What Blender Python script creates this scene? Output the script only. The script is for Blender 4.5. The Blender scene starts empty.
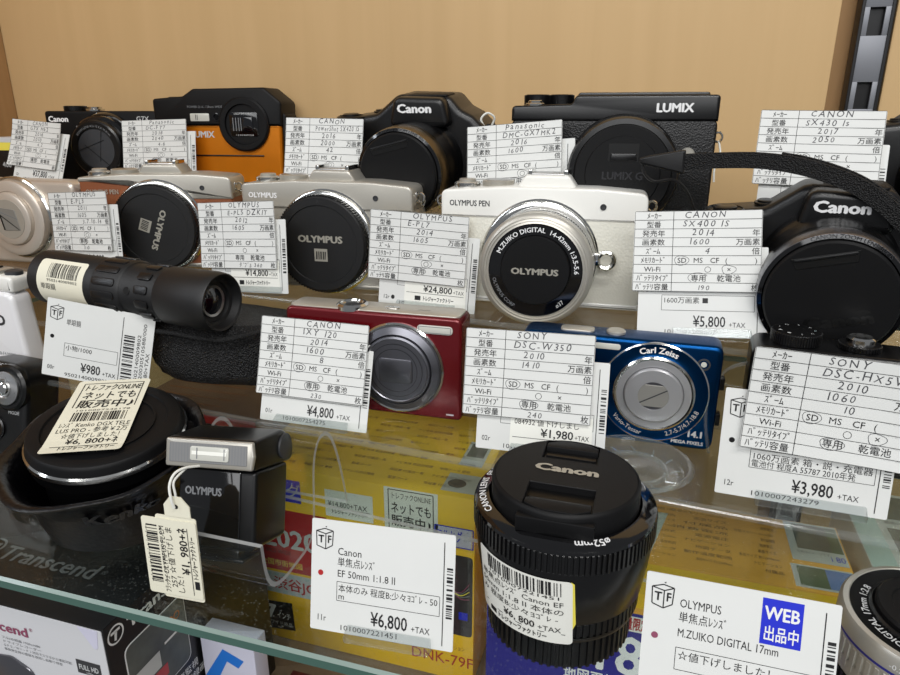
import bpy, math, random
from mathutils import Vector, Matrix
SC = bpy.context.scene; COL = SC.collection
MM = 0.001
PI = math.pi
rnd = random.Random(7)

# ---------------------------------------------------------------- materials
def lin(c):
    return tuple(((x/255)/12.92 if x/255 <= .04045 else ((x/255+.055)/1.055)**2.4) for x in c)+(1,)

def mat(name, col, rough=.5, metal=0, bump=0, bscale=600, kind='noise', var=0, spec=.5, coat=0, emit=None):
    m = bpy.data.materials.new(name); m.use_nodes = True
    nt = m.node_tree; b = nt.nodes['Principled BSDF']
    b.inputs['Base Color'].default_value = lin(col)
    b.inputs['Roughness'].default_value = rough
    b.inputs['Metallic'].default_value = metal
    b.inputs['Specular IOR Level'].default_value = spec
    b.inputs['Coat Weight'].default_value = coat
    b.inputs['Coat Roughness'].default_value = .08
    tc = nt.nodes.new('ShaderNodeTexCoord')
    if var:
        n = nt.nodes.new('ShaderNodeTexNoise'); n.inputs['Scale'].default_value = 60; n.inputs['Detail'].default_value = 4
        r = nt.nodes.new('ShaderNodeMix'); r.data_type = 'RGBA'
        nt.links.new(tc.outputs['Object'], n.inputs['Vector']); nt.links.new(n.outputs['Fac'], r.inputs['Factor'])
        r.inputs['A'].default_value = lin([max(0, x*(1-var)) for x in col]); r.inputs['B'].default_value = lin([min(255, x*(1+var)) for x in col])
        nt.links.new(r.outputs['Result'], b.inputs['Base Color'])
    if bump:
        if kind == 'voronoi':
            n = nt.nodes.new('ShaderNodeTexVoronoi'); o = n.outputs['Distance']
        else:
            n = nt.nodes.new('ShaderNodeTexNoise'); o = n.outputs['Fac']
        n.inputs['Scale'].default_value = bscale
        nt.links.new(tc.outputs['Object'], n.inputs['Vector'])
        bp = nt.nodes.new('ShaderNodeBump'); bp.inputs['Strength'].default_value = bump; bp.inputs['Distance'].default_value = .0006
        nt.links.new(o, bp.inputs['Height']); nt.links.new(bp.outputs['Normal'], b.inputs['Normal'])
    return m

def wood(name, c1, c2, rough=.5, sx=60, sz=3):
    m = bpy.data.materials.new(name); m.use_nodes = True
    nt = m.node_tree; b = nt.nodes['Principled BSDF']; b.inputs['Roughness'].default_value = rough
    b.inputs['Specular IOR Level'].default_value = .3
    tc = nt.nodes.new('ShaderNodeTexCoord'); mp = nt.nodes.new('ShaderNodeMapping'); mp.inputs['Scale'].default_value = (sx, sx, sz)
    n = nt.nodes.new('ShaderNodeTexNoise'); n.inputs['Scale'].default_value = 1; n.inputs['Detail'].default_value = 6; n.inputs['Distortion'].default_value = .4
    r = nt.nodes.new('ShaderNodeMix'); r.data_type = 'RGBA'
    rp = nt.nodes.new('ShaderNodeMapRange'); rp.inputs[1].default_value = .35; rp.inputs[2].default_value = .65
    nt.links.new(tc.outputs['Object'], mp.inputs['Vector']); nt.links.new(mp.outputs['Vector'], n.inputs['Vector'])
    nt.links.new(n.outputs['Fac'], rp.inputs[0]); nt.links.new(rp.outputs[0], r.inputs['Factor'])
    r.inputs['A'].default_value = lin(c1); r.inputs['B'].default_value = lin(c2)
    nt.links.new(r.outputs['Result'], b.inputs['Base Color'])
    return m

def clear(name, tint=(255, 255, 255), ior=1.45, haze=0.0, hazecol=(220, 225, 225), specks=0, refl=1.0):
    """clear sheet plastic or glass: transmits, reflects by Fresnel, a little milky dust; the haze also paints bright edges"""
    m = bpy.data.materials.new(name); m.use_nodes = True
    nt = m.node_tree; nt.nodes.remove(nt.nodes['Principled BSDF']); out = nt.nodes['Material Output']
    t = nt.nodes.new('ShaderNodeBsdfTransparent'); t.inputs[0].default_value = lin(tint)
    g = nt.nodes.new('ShaderNodeBsdfGlossy'); g.inputs['Roughness'].default_value = .04
    f = nt.nodes.new('ShaderNodeFresnel'); ge = nt.nodes.new('ShaderNodeNewGeometry')   # same reflectance entering and leaving a thin sheet
    ii = nt.nodes.new('ShaderNodeMapRange'); ii.inputs[3].default_value = ior; ii.inputs[4].default_value = 1/ior
    nt.links.new(ge.outputs['Backfacing'], ii.inputs[0]); nt.links.new(ii.outputs[0], f.inputs['IOR'])
    mx = nt.nodes.new('ShaderNodeMixShader')
    ml = nt.nodes.new('ShaderNodeMath'); ml.operation = 'MULTIPLY'; ml.inputs[1].default_value = refl
    nt.links.new(f.outputs[0], ml.inputs[0]); nt.links.new(ml.outputs[0], mx.inputs[0])
    nt.links.new(t.outputs[0], mx.inputs[1]); nt.links.new(g.outputs[0], mx.inputs[2])
    last = mx
    if haze or specks:
        d = nt.nodes.new('ShaderNodeBsdfDiffuse'); d.inputs[0].default_value = lin(hazecol)
        m2 = nt.nodes.new('ShaderNodeMixShader'); m2.inputs[0].default_value = haze
        if specks:
            tc = nt.nodes.new('ShaderNodeTexCoord'); n = nt.nodes.new('ShaderNodeTexVoronoi'); n.inputs['Scale'].default_value = 420
            nt.links.new(tc.outputs['Object'], n.inputs['Vector'])
            r = nt.nodes.new('ShaderNodeMapRange'); r.inputs[1].default_value = .10; r.inputs[2].default_value = .22
            r.inputs[3].default_value = haze+specks; r.inputs[4].default_value = haze
            nt.links.new(n.outputs['Distance'], r.inputs[0]); nt.links.new(r.outputs[0], m2.inputs[0])
        nt.links.new(mx.outputs[0], m2.inputs[1]); nt.links.new(d.outputs[0], m2.inputs[2]); last = m2
    nt.links.new(last.outputs[0], out.inputs['Surface'])
    return m

def brushed(name, col, rough=.3, radial=False):
    m = mat(name, col, rough, 1)
    nt = m.node_tree; b = nt.nodes['Principled BSDF']
    b.inputs['Anisotropic'].default_value = .5
    tc = nt.nodes.new('ShaderNodeTexCoord'); mp = nt.nodes.new('ShaderNodeMapping'); mp.inputs['Scale'].default_value = (4000, 300, 300)
    n = nt.nodes.new('ShaderNodeTexNoise'); n.inputs['Scale'].default_value = 1
    r = nt.nodes.new('ShaderNodeMapRange'); r.inputs[3].default_value = rough*.7; r.inputs[4].default_value = rough*1.4
    nt.links.new(tc.outputs['Object'], mp.inputs['Vector']); nt.links.new(mp.outputs['Vector'], n.inputs['Vector'])
    nt.links.new(n.outputs['Fac'], r.inputs[0]); nt.links.new(r.outputs[0], b.inputs['Roughness'])
    return m

# ---------------------------------------------------------------- mesh builder
FRONT = Matrix(((1, 0, 0, 0), (0, 0, -1, 0), (0, 1, 0, 0), (0, 0, 0, 1)))   # local XY -> world XZ, +A towards the viewer (-Y)
SIDE = Matrix(((0, 0, 1, 0), (1, 0, 0, 0), (0, 1, 0, 0), (0, 0, 0, 1)))     # local XY -> world YZ, +A -> +X
UP = Matrix.Identity(4)
def FR(x, y, z): return Matrix.Translation((x, y, z)) @ FRONT
def UPT(x, y, z): return Matrix.Translation((x, y, z))
def SD(x, y, z): return Matrix.Translation((x, y, z)) @ SIDE
def RX(d): return Matrix.Rotation(math.radians(d), 4, 'X')
def RY(d): return Matrix.Rotation(math.radians(d), 4, 'Y')
def RZ(d): return Matrix.Rotation(math.radians(d), 4, 'Z')
def TR(x, y, z): return Matrix.Translation((x, y, z))

class MB:
    def __init__(s): s.v = []; s.f = []; s.m = []; s.sm = []; s.mats = []
    def mi(s, m):
        if m not in s.mats: s.mats.append(m)
        return s.mats.index(m)
    def add(s, vs, fs, m, smooth=False, T=None):
        o = len(s.v); i = s.mi(m)
        if T is not None: vs = [T @ Vector(p) for p in vs]
        s.v += [tuple(p) for p in vs]
        for f in fs: s.f.append([a+o for a in f]); s.m.append(i); s.sm.append(smooth)
    def addq(s, vs, items, m, T=None):
        o = len(s.v); i = s.mi(m)
        if T is not None: vs = [T @ Vector(p) for p in vs]
        s.v += [tuple(p) for p in vs]
        for f, sm in items: s.f.append([a+o for a in f]); s.m.append(i); s.sm.append(sm)
    def build(s, name, parent=None, label=None, sharp=35):
        me = bpy.data.meshes.new(name)
        me.from_pydata([(x*MM, y*MM, z*MM) for x, y, z in s.v], [], s.f)
        for m in s.mats: me.materials.append(m)
        me.polygons.foreach_set('material_index', s.m); me.polygons.foreach_set('use_smooth', s.sm)
        me.update()
        if any(s.sm): me.set_sharp_from_angle(angle=math.radians(sharp))
        o = bpy.data.objects.new(name, me); COL.objects.link(o)
        if parent is not None: o.parent = parent
        if label: o['label'] = label
        return o

def rpoly(pts, n=5):
    """polygon with rounded corners; pts = (x, y, r)"""
    out = []; N = len(pts)
    for i in range(N):
        p = Vector(pts[i][:2]); a = Vector(pts[i-1][:2]); b = Vector(pts[(i+1) % N][:2]); r = pts[i][2] if len(pts[i]) > 2 else 0
        if r <= 0: out.append(tuple(p)); continue
        u = (a-p); w = (b-p); lu, lw = u.length, w.length; u /= lu; w /= lw
        ang = math.acos(max(-1, min(1, u.dot(w)))); d = min(r/math.tan(ang/2), .48*lu, .48*lw)
        q0 = p+u*d; q1 = p+w*d
        for k in range(n+1):
            t = k/n; out.append(tuple(q0*(1-t)**2+p*2*t*(1-t)+q1*t*t))
    return out
def rrect(x0, x1, y0, y1, r, n=5): return rpoly([(x0, y0, r), (x1, y0, r), (x1, y1, r), (x0, y1, r)], n)
def circ(cx, cy, rx, ry=None, n=40):
    ry = ry or rx
    return [(cx+rx*math.cos(2*PI*i/n), cy+ry*math.sin(2*PI*i/n)) for i in range(n)]

def inset(P, d):
    N = len(P); out = []
    area = sum(P[i-1][0]*P[i][1]-P[i][0]*P[i-1][1] for i in range(N))
    sg = 1 if area > 0 else -1
    for i in range(N):
        a = Vector(P[i-1]); p = Vector(P[i]); b = Vector(P[(i+1) % N])
        e0 = (p-a); e1 = (b-p)
        if e0.length < 1e-9: e0 = e1
        if e1.length < 1e-9: e1 = e0
        e0 = e0.normalized(); e1 = e1.normalized()
        n0 = Vector((-e0.y, e0.x))*sg; n1 = Vector((-e1.y, e1.x))*sg
        nn = n0+n1; L = nn.length
        if L < 1e-6: out.append(tuple(p)); continue
        nn /= L; k = d/max(.35, nn.dot(n0)); out.append((p.x+nn.x*k, p.y+nn.y*k))
    return out

def prism(mb, P, a0, a1, m, T=UP, bev=.8, seg=3, bev0=None, capm=None):
    """outline P extruded from a0 to a1 along local Z, both rims rounded"""
    area = sum(P[i-1][0]*P[i][1]-P[i][0]*P[i-1][1] for i in range(len(P)))
    if area < 0: P = P[::-1]
    bev0 = bev if bev0 is None else bev0
    rings = []
    for k in range(seg+1 if bev0 else 1):
        t = (k/seg if bev0 else 1)*PI/2; rings.append((bev0*(1-math.sin(t)), a0+bev0*(1-math.cos(t)) if bev0 else a0))
    for k in range(seg, -1, -1) if bev else [0]:
        t = (k/seg if bev else 1)*PI/2; rings.append((bev*(1-math.sin(t)) if bev else 0, a1-bev*(1-math.cos(t)) if bev else a1))
    vs = []; N = len(P)
    for d, a in rings:
        Q = inset(P, d) if d > 1e-9 else P
        vs += [(x, y, a) for x, y in Q]
    it = []
    for k in range(len(rings)-1):
        for i in range(N):
            j = (i+1) % N; it.append(((k*N+i, k*N+j, (k+1)*N+j, (k+1)*N+i), True))
    it.append((tuple(range(N-1, -1, -1)), False))
    top = tuple((len(rings)-1)*N+i for i in range(N))
    if capm is None:
        it.append((top, False)); mb.addq(vs, it, m, T)
    else:
        mb.addq(vs, it, m, T); mb.addq([vs[i] for i in top], [(tuple(range(N)), False)], capm, T)

def box(mb, x0, x1, y0, y1, z0, z1, m, r=.6, T=UP, seg=2):
    prism(mb, rrect(x0, x1, y0, y1, r, 3) if r > 0 else [(x0, y0), (x1, y0), (x1, y1), (x0, y1)], z0, z1, m, T, r*.9, seg)

def lathe(mb, prof, m, T=UP, n=64, cap0=False, cap1=False):
    vs = []; fs = []
    for r, a in prof:
        vs += [(r*math.cos(2*PI*i/n), r*math.sin(2*PI*i/n), a) for i in range(n)]
    for k in range(len(prof)-1):
        for i in range(n):
            j = (i+1) % n; fs.append((k*n+i, k*n+j, (k+1)*n+j, (k+1)*n+i))
    it = [(f, True) for f in fs]
    if cap0: it.append((tuple(range(n-1, -1, -1)), False))
    if cap1: it.append((tuple((len(prof)-1)*n+i for i in range(n)), False))
    mb.addq(vs, it, m, T)

def gear(mb, r0, r1, a0, a1, teeth, m, T=UP, duty=.5, rin=None, bev=.25):
    P = []
    for i in range(teeth):
        for (f, r) in ((0, r0), (.08, r1), (duty, r1), (duty+.08, r0)):
            t = 2*PI*(i+f)/teeth; P.append((r*math.cos(t), r*math.sin(t)))
    N = len(P); s = (r1-bev)/r1
    vs = [(x*s, y*s, a0) for x, y in P]+[(x, y, a0+bev) for x, y in P]+[(x, y, a1-bev) for x, y in P]+[(x*s, y*s, a1) for x, y in P]
    rin = rin or r0-1.5
    vs += [(rin*x/math.hypot(x, y), rin*y/math.hypot(x, y), a0) for x, y in P]+[(rin*x/math.hypot(x, y), rin*y/math.hypot(x, y), a1) for x, y in P]
    fs = []
    for k in range(3):
        for i in range(N):
            j = (i+1) % N; fs.append((k*N+i, k*N+j, (k+1)*N+j, (k+1)*N+i))
    for i in range(N):
        j = (i+1) % N; fs.append((4*N+j, j, i, 4*N+i) if False else (4*N+i, 4*N+j, j, i)); fs.append((3*N+i, 3*N+j, 5*N+j, 5*N+i))
    mb.add(vs, fs, m, False, T)

def tube(mb, path, r, m, n=8, closed=False, T=UP, flat=None, capend=True):
    """round tube along path; flat=(w, t) makes a ribbon of that section instead, w along `up`"""
    pts = [Vector(p) for p in path]; N = len(pts); vs = []; up = None
    for i in range(N):
        if closed: d = pts[(i+1) % N]-pts[i-1]
        else: d = pts[min(N-1, i+1)]-pts[max(0, i-1)]
        d.normalize()
        if up is None:
            up = Vector((0, 0, 1)) if abs(d.z) < .9 else Vector((0, 1, 0))
        s = d.cross(up)
        if s.length < 1e-6: s = d.cross(Vector((1, 0, 0)))
        s.normalize(); up = s.cross(d).normalized()
        rr = r[i] if isinstance(r, (list, tuple)) else r
        if flat:
            w, t = flat
            for cx, cy in ((-t/2, -w/2), (t/2, -w/2), (t/2, w/2), (-t/2, w/2)): vs.append(tuple(pts[i]+s*cx+up*cy))
        else:
            for k in range(n):
                a = 2*PI*k/n; vs.append(tuple(pts[i]+s*(rr*math.cos(a))+up*(rr*math.sin(a))))
    k = 4 if flat else n; it = []
    for i in range(N if closed else N-1):
        i2 = (i+1) % N
        for q in range(k):
            q2 = (q+1) % k; it.append(((i*k+q, i*k+q2, i2*k+q2, i2*k+q), not flat))
    if not closed and capend: it.append((tuple(range(k-1, -1, -1)), False)); it.append((tuple((N-1)*k+q for q in range(k)), False))
    mb.addq(vs, it, m, T)

def smooth_path(pts, n=6, closed=False):
    P = [Vector(p) for p in pts]; N = len(P); out = []
    R = range(N) if closed else range(N-1)
    for i in R:
        p0 = P[i-1] if (i > 0 or closed) else P[0]; p1 = P[i]; p2 = P[(i+1) % N]; p3 = P[(i+2) % N] if (closed or i+2 < N) else P[-1]
        for k in range(n):
            t = k/n
            out.append(.5*((2*p1)+(p2-p0)*t+(2*p0-5*p1+4*p2-p3)*t*t+(3*p1-p0-3*p2+p3)*t**3))
    if not closed: out.append(P[-1])
    return [tuple(p) for p in out]

# ---------------------------------------------------------------- lettering and flat marks
_fc = bpy.data.curves.new('lettering', 'FONT'); _fo = bpy.data.objects.new('lettering', _fc); COL.objects.link(_fo)
_fc.resolution_u = 2
_cache = {}
def glyphs(s, bold=0):
    k = (s, bold)
    if k not in _cache:
        _fc.body = s
        bpy.context.view_layer.update()
        me = _fo.to_mesh()
        vs = [(v.co.x, v.co.y) for v in me.vertices]; fs = [tuple(p.vertices) for p in me.polygons]
        _fo.to_mesh_clear()
        if bold:      # heavier strokes: the outline repeated a little to each side
            V0, F0_ = vs, fs; vs = []; fs = []
            for dx, dy in ((0, 0), (bold, 0), (-bold, 0), (0, bold*.7), (0, -bold*.7)):
                o = len(vs); vs += [(a+dx, b+dy) for a, b in V0]; fs += [tuple(i+o for i in f) for f in F0_]
        w = max([v[0] for v in vs], default=0.3)
        _cache[k] = (vs, fs, w)
    return _cache[k]

def text(mb, s, x, y, h, m, fn, align='l', sx=1, bold=0, shear=0, rot=0, fit=None, hand=0, maxw=None):
    """s in letters of capital height h with its base line start at (x, y); fn maps the flat (x, y) into the part"""
    k = h/.72
    if hand:
        cx = 0; pend = []
        for ch in s:
            if ch == ' ': cx += .42; continue
            vs, fs, w = glyphs(ch, bold); jr = rnd.uniform(-.09, .09)*hand; js = rnd.uniform(.88, 1.1); jy = rnd.uniform(-.05, .07)*hand; jh = rnd.uniform(-.05, .12)*hand
            q = []
            for a, b in vs:
                a, b = a*js+b*(.12*hand+jh*.6), b*js
                q.append((cx+a*math.cos(jr)-b*math.sin(jr), b*math.cos(jr)+a*math.sin(jr)+jy))
            pend.append((q, fs)); cx += w*js+.2
        W = cx
    else:
        vs, fs, W = glyphs(s, bold); pend = [(vs, fs)]
    kx = k*sx
    if fit: kx = fit/W if W > 0 else k
    if maxw and W*kx > maxw: kx = maxw/W
    off = {'l': 0, 'c': -W*kx/2, 'r': -W*kx}[align]
    c, sn = math.cos(math.radians(rot)), math.sin(math.radians(rot))
    nv = len(glyphs(s, 0)[0]) if (bold and not hand) else 0
    for vs, fs in pend:
        q = []
        for a, b in vs:
            u = a*kx+off+b*k*shear; v = b*k
            q.append(fn(x+u*c-v*sn, y+u*sn+v*c))
        if nv:        # keep the repeated strokes from lying in one plane
            a0 = Vector(fn(x, y)); n_ = (Vector(fn(x+.1, y))-a0).cross(Vector(fn(x, y+.1))-a0).normalized() if len(q) else a0
            if n_.length > 0: q = [tuple(Vector(p)+n_*(.018*(i//nv))) for i, p in enumerate(q)]
        mb.add(q, fs, m)
    return W*kx

def flat(T, a=.12): return lambda u, v: tuple(T @ Vector((u, v, a)))
def arcfn(T, r, ang, width, a=.12, outward=True):
    """letters along a circle, centred on angle ang (deg, 90 = top); outward: feet towards the centre"""
    def f(u, v):
        if outward: t = math.radians(ang)-(u-width/2)/r; R = r+v
        else: t = math.radians(ang)+(u-width/2)/r; R = r-v
        return tuple(T @ Vector((R*math.cos(t), R*math.sin(t), a)))
    return f
def arctext(mb, s, r, ang, h, m, T, a=.12, sx=1, bold=0, outward=True):
    w = glyphs(s, bold)[2]*h/.72*sx
    text(mb, s, 0, 0, h, m, arcfn(T, r, ang, w, a, outward), sx=sx, bold=bold)
def rect(mb, x0, y0, x1, y1, m, fn, nx=1, ny=1):
    vs = []; fs = []
    for j in range(ny+1):
        for i in range(nx+1): vs.append(fn(x0+(x1-x0)*i/nx, y0+(y1-y0)*j/ny))
    for j in range(ny):
        for i in range(nx): a = j*(nx+1)+i; fs.append((a, a+1, a+nx+2, a+nx+1))
    mb.add(vs, fs, m)
def hline(mb, x0, x1, y, t, m, fn): rect(mb, x0, y-t/2, x1, y+t/2, m, fn, 4)
def vline(mb, x, y0, y1, t, m, fn): rect(mb, x-t/2, y0, x+t/2, y1, m, fn, 1, 4)
def frame(mb, x0, y0, x1, y1, t, m, fn):
    hline(mb, x0, x1, y0, t, m, fn); hline(mb, x0, x1, y1, t, m, fn); vline(mb, x0, y0, y1, t, m, fn); vline(mb, x1, y0, y1, t, m, fn)
def poly(mb, P, m, fn): mb.add([fn(x, y) for x, y in P], [tuple(range(len(P)))], m)
def ringmark(mb, cx, cy, rx, ry, t, m, fn, n=22, a0=0, a1=360, wob=0):
    vs = []; fs = []; full = abs(a1-a0) >= 360; N = n if full else n+1
    for i in range(N):
        g = math.radians(a0+(a1-a0)*i/n); w = 1+wob*math.sin(3*g+1)
        vs.append(fn(cx+(rx*w-t/2)*math.cos(g), cy+(ry*w-t/2)*math.sin(g))); vs.append(fn(cx+(rx*w+t/2)*math.cos(g), cy+(ry*w+t/2)*math.sin(g)))
    for i in range(n):
        j = (i+1) % N; fs.append((2*i, 2*i+1, 2*j+1, 2*j))
    mb.add(vs, fs, m)
def bars(mb, x0, y0, x1, y1, m, fn, horiz=True, seed=1, unit=.35):
    """barcode; horiz = bars stand upright along x"""
    r = random.Random(seed); p = x0 if horiz else y0; e = x1 if horiz else y1
    while p < e-unit:
        w = unit*r.choice((1, 1, 2, 2, 3)); w = min(w, e-p)
        if horiz: rect(mb, p, y0, p+w, y1, m, fn, 1, 3)
        else: rect(mb, x0, p, x1, p+w, m, fn, 3, 1)
        p += w+unit*r.choice((1, 1, 2, 3))
def sheet(mb, x0, y0, x1, y1, m, fn, nx=8, ny=8, r=0, back=None):
    """paper surface, corners rounded by r; back = second map for the rear face"""
    xs = sorted(set([x0+(x1-x0)*i/nx for i in range(nx+1)]+([x0+r*(1-math.cos(k*PI/8)) for k in range(5)]+[x1-r*(1-math.cos(k*PI/8)) for k in range(5)] if r else [])))
    def lim(x):
        d = 0
        for e in (x-x0, x1-x):
            if r and e < r: d = r-math.sqrt(max(0, r*r-(r-e)**2))
        return y0+d, y1-d
    vs = []; fs = []
    for x in xs:
        a, b = lim(x)
        for j in range(ny+1): vs.append((x, a+(b-a)*j/ny))
    n = ny+1; X = len(xs)
    for i in range(X-1):
        for j in range(ny): fs.append((i*n+j, (i+1)*n+j, (i+1)*n+j+1, i*n+j+1))
    F = [fn(*p) for p in vs]
    if back is None: mb.add(F, fs, m, True); return
    o = len(F); G = [back(*p) for p in vs]
    al = fs+[tuple(a+o for a in f[::-1]) for f in fs]
    edge = [i*n for i in range(X)]+[(X-1)*n+j for j in range(1, n)]+[i*n+ny for i in range(X-2, -1, -1)]+[j for j in range(ny-1, 0, -1)]
    for i in range(len(edge)):
        a, b = edge[i], edge[(i+1) % len(edge)]; al.append((b, a, a+o, b+o))
    mb.add(F+G, al, m, False)

# ---------------------------------------------------------------- things
def place(o, loc, M=None):
    o.location = Vector(loc)*MM
    if M is not None: o.rotation_euler = M.to_euler()
def tag(o, label, cat, group=None):
    o['label'] = label; o['category'] = cat
    if group: o['group'] = group
    return o
def thing(name, label, cat, loc, M=None, group=None):
    o = bpy.data.objects.new(name, None); COL.objects.link(o); o.empty_display_size = .01
    place(o, loc, M); return tag(o, label, cat, group)
def single(name, mb, label, cat, loc, M=None, group=None, sharp=35):
    o = mb.build(name, None, None, sharp); place(o, loc, M); return tag(o, label, cat, group)
def struct(name, mb):
    o = mb.build(name); o['kind'] = 'structure'; return o
M_paper = mat('paper', (222, 223, 220), .7, var=.015, spec=.2)
M_cream = mat('cream paper', (230, 226, 206), .65, var=.015, spec=.25)
M_stick = mat('sticker paper', (240, 240, 232), .5, var=.01, spec=.3)
M_ink = mat('black print', (22, 22, 24), .6)
M_pen = mat('pencil grey', (70, 70, 74), .7)
M_grey = mat('grey print', (120, 122, 125), .6)
M_pale = mat('pale grey print', (196, 198, 198), .6)
M_white = mat('white print', (235, 235, 235), .5)
M_blue = mat('blue print', (22, 40, 200), .5)
M_yel = mat('yellow print', (240, 225, 90), .6)
M_blk = mat('black plastic', (12, 12, 13), .34, bump=.1, bscale=2500)
M_blks = mat('satin black', (9, 9, 10), .28)
M_blkm = mat('matt black', (15, 15, 16), .5, bump=.08, bscale=3000, spec=.22)
M_gloss = mat('gloss black', (8, 8, 10), .08, coat=.6)
M_leather = mat('black leatherette', (11, 11, 12), .42, bump=.35, bscale=1000, kind='voronoi')
M_hide = mat('soft black leather', (8, 8, 11), .3, bump=.25, bscale=420, kind='voronoi')
M_rubber = mat('black rubber', (16, 16, 17), .5, bump=.15, bscale=2000)
M_dk = mat('dark relief', (3, 3, 3), .4)
M_dkg = mat('dark grey', (52, 53, 56), .45)
M_silver = mat('silver paint', (190, 186, 176), .34, .55)
M_alu = brushed('brushed aluminium', (190, 190, 190), .3)
M_chrome = mat('chrome', (215, 215, 212), .12, 1)
M_champ = mat('champagne paint', (214, 203, 190), .34, .55)
M_pearl = mat('pearl white', (232, 231, 232), .3, .05, coat=.4)
M_wpaint = mat('white enamel', (236, 235, 229), .3, coat=.3)
M_wleath = mat('white leatherette', (228, 226, 214), .5, bump=.3, bscale=700, kind='voronoi')
M_brownl = mat('brown leatherette', (136, 78, 46), .5, bump=.25, bscale=700, kind='voronoi')
M_tan = mat('light wood grip', (170, 140, 100), .5)
M_orange = mat('orange anodised', (216, 126, 16), .34, .5, var=.05)
M_red = mat('metallic red', (108, 9, 20), .26, .45, coat=.5)
M_bluem = brushed('metallic blue', (16, 66, 118), .33)
M_gun = mat('gun metal', (120, 120, 126), .28, .9)
M_steel = mat('turned steel', (178, 178, 180), .34, .6)
M_irisg = mat('grey shutter leaf', (150, 148, 142), .45, .5)
M_glassd = mat('lens glass', (6, 7, 14), .03, coat=1)
M_flash = mat('flash window', (205, 205, 196), .18, coat=.6)
M_flashg = mat('flash frame grey', (128, 128, 128), .4)
M_bronze = mat('bronze ring', (110, 96, 72), .3, .9)
M_mesh = mat('black mesh fabric', (22, 22, 23), .55, bump=2.2, bscale=1000, kind='voronoi')
M_strap = mat('woven strap', (12, 12, 13), .7, bump=1.2, bscale=1400, kind='voronoi')
M_string = mat('white string', (232, 232, 225), .7)
M_acr = clear('clear acrylic', (253, 254, 253), 1.4, .003, refl=.6)
M_acre = clear('milky highlight acrylic', (242, 246, 246), 1.5, .10, (205, 210, 208))  # milky white in the colour stands for highlights on clear plastic
M_hold = clear('clear holder plastic', (246, 248, 248), 1.55, .045, (215, 217, 217))
M_wire = clear('polished acrylic edge', (235, 238, 238), 1.5, .42, (225, 228, 228))
M_glass = clear('shelf glass', (246, 251, 249), 1.5, .002, (200, 205, 200), .08, refl=.55)
M_gedge = mat('green glass edge', (66, 98, 88), .25, coat=.3)
M_gedge2 = mat('pale glass bevel', (128, 146, 138), .3, coat=.3)
M_wall = wood('beech veneer', (200, 167, 120), (205, 172, 125), .5, 45, 2)
M_side = wood('side panel veneer', (170, 132, 88), (180, 142, 98), .55)
M_shelfw = wood('lower shelf veneer', (124, 106, 88), (132, 114, 96), .6)
M_rail = mat('grey steel rail', (128, 130, 136), .45, .3)
M_railk = mat('black rail edge', (18, 18, 20), .4)
M_navi = mat('yellow carton', (250, 200, 34), .42, coat=.3)
M_gold = mat('golden carton', (238, 172, 58), .42, coat=.25)
M_emb = mat('grey relief print', (112, 112, 114), .5)
M_rel = mat('raised black lettering', (46, 46, 48), .25)
M_goldt = mat('brown carton print', (118, 84, 34), .6)
M_redc = mat('red carton', (176, 34, 36), .4, coat=.3)
M_maroon = mat('maroon carton', (82, 26, 28), .45, coat=.2)
M_brownc = mat('brown carton', (120, 84, 66), .55)
M_purple = mat('indigo print', (48, 46, 140), .45)
M_cblack = mat('black carton', (20, 20, 22), .4, bump=.1, bscale=500)
M_cgrey = mat('pale grey carton', (206, 207, 210), .45)
M_lav = mat('lavender carton', (205, 204, 222), .45)
M_sky = mat('sky blue print', (40, 120, 215), .45)
M_mint = mat('pale mint carton', (176, 196, 196), .5)
M_plum = mat('plum print', (140, 70, 96), .5)
M_pic = mat('photo print grey', (70, 74, 70), .4, var=.6)
M_picb = mat('photo print blue', (92, 120, 178), .4, var=.25)
M_picg = mat('photo print green', (66, 84, 62), .4, var=.5)
M_scr = mat('device screen print', (44, 42, 46), .3, var=.4)
M_logo = mat('silver lettering', (188, 184, 172), .35, .5)
M_lblue = mat('violet blue ring', (62, 60, 160), .3, .5)
# ---------------------------------------------------------------- paper notes, price tags and clear holders
def pose(loc, yaw, tilt, roll, s=1.0):
    x, y, z = loc; x, y, z = x*s, y*s, 194+(z-194)*s
    return TR(x, y, z) @ RZ(yaw) @ RX(-tilt) @ RY(roll)
ROWS = ['ﾒｰｶｰ', '型番', '発売年', '画素数', 'ｽﾞｰﾑ', 'ﾒﾓﾘｶｰﾄﾞ', 'Wi-Fi', 'ﾊﾞｯﾃﾘﾀｲﾌﾟ', 'ﾊﾞｯﾃﾘ容量']
def set_pose(o, P):
    l, q, s = P.decompose(); o.location = l*MM; o.rotation_euler = q.to_euler()

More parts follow.
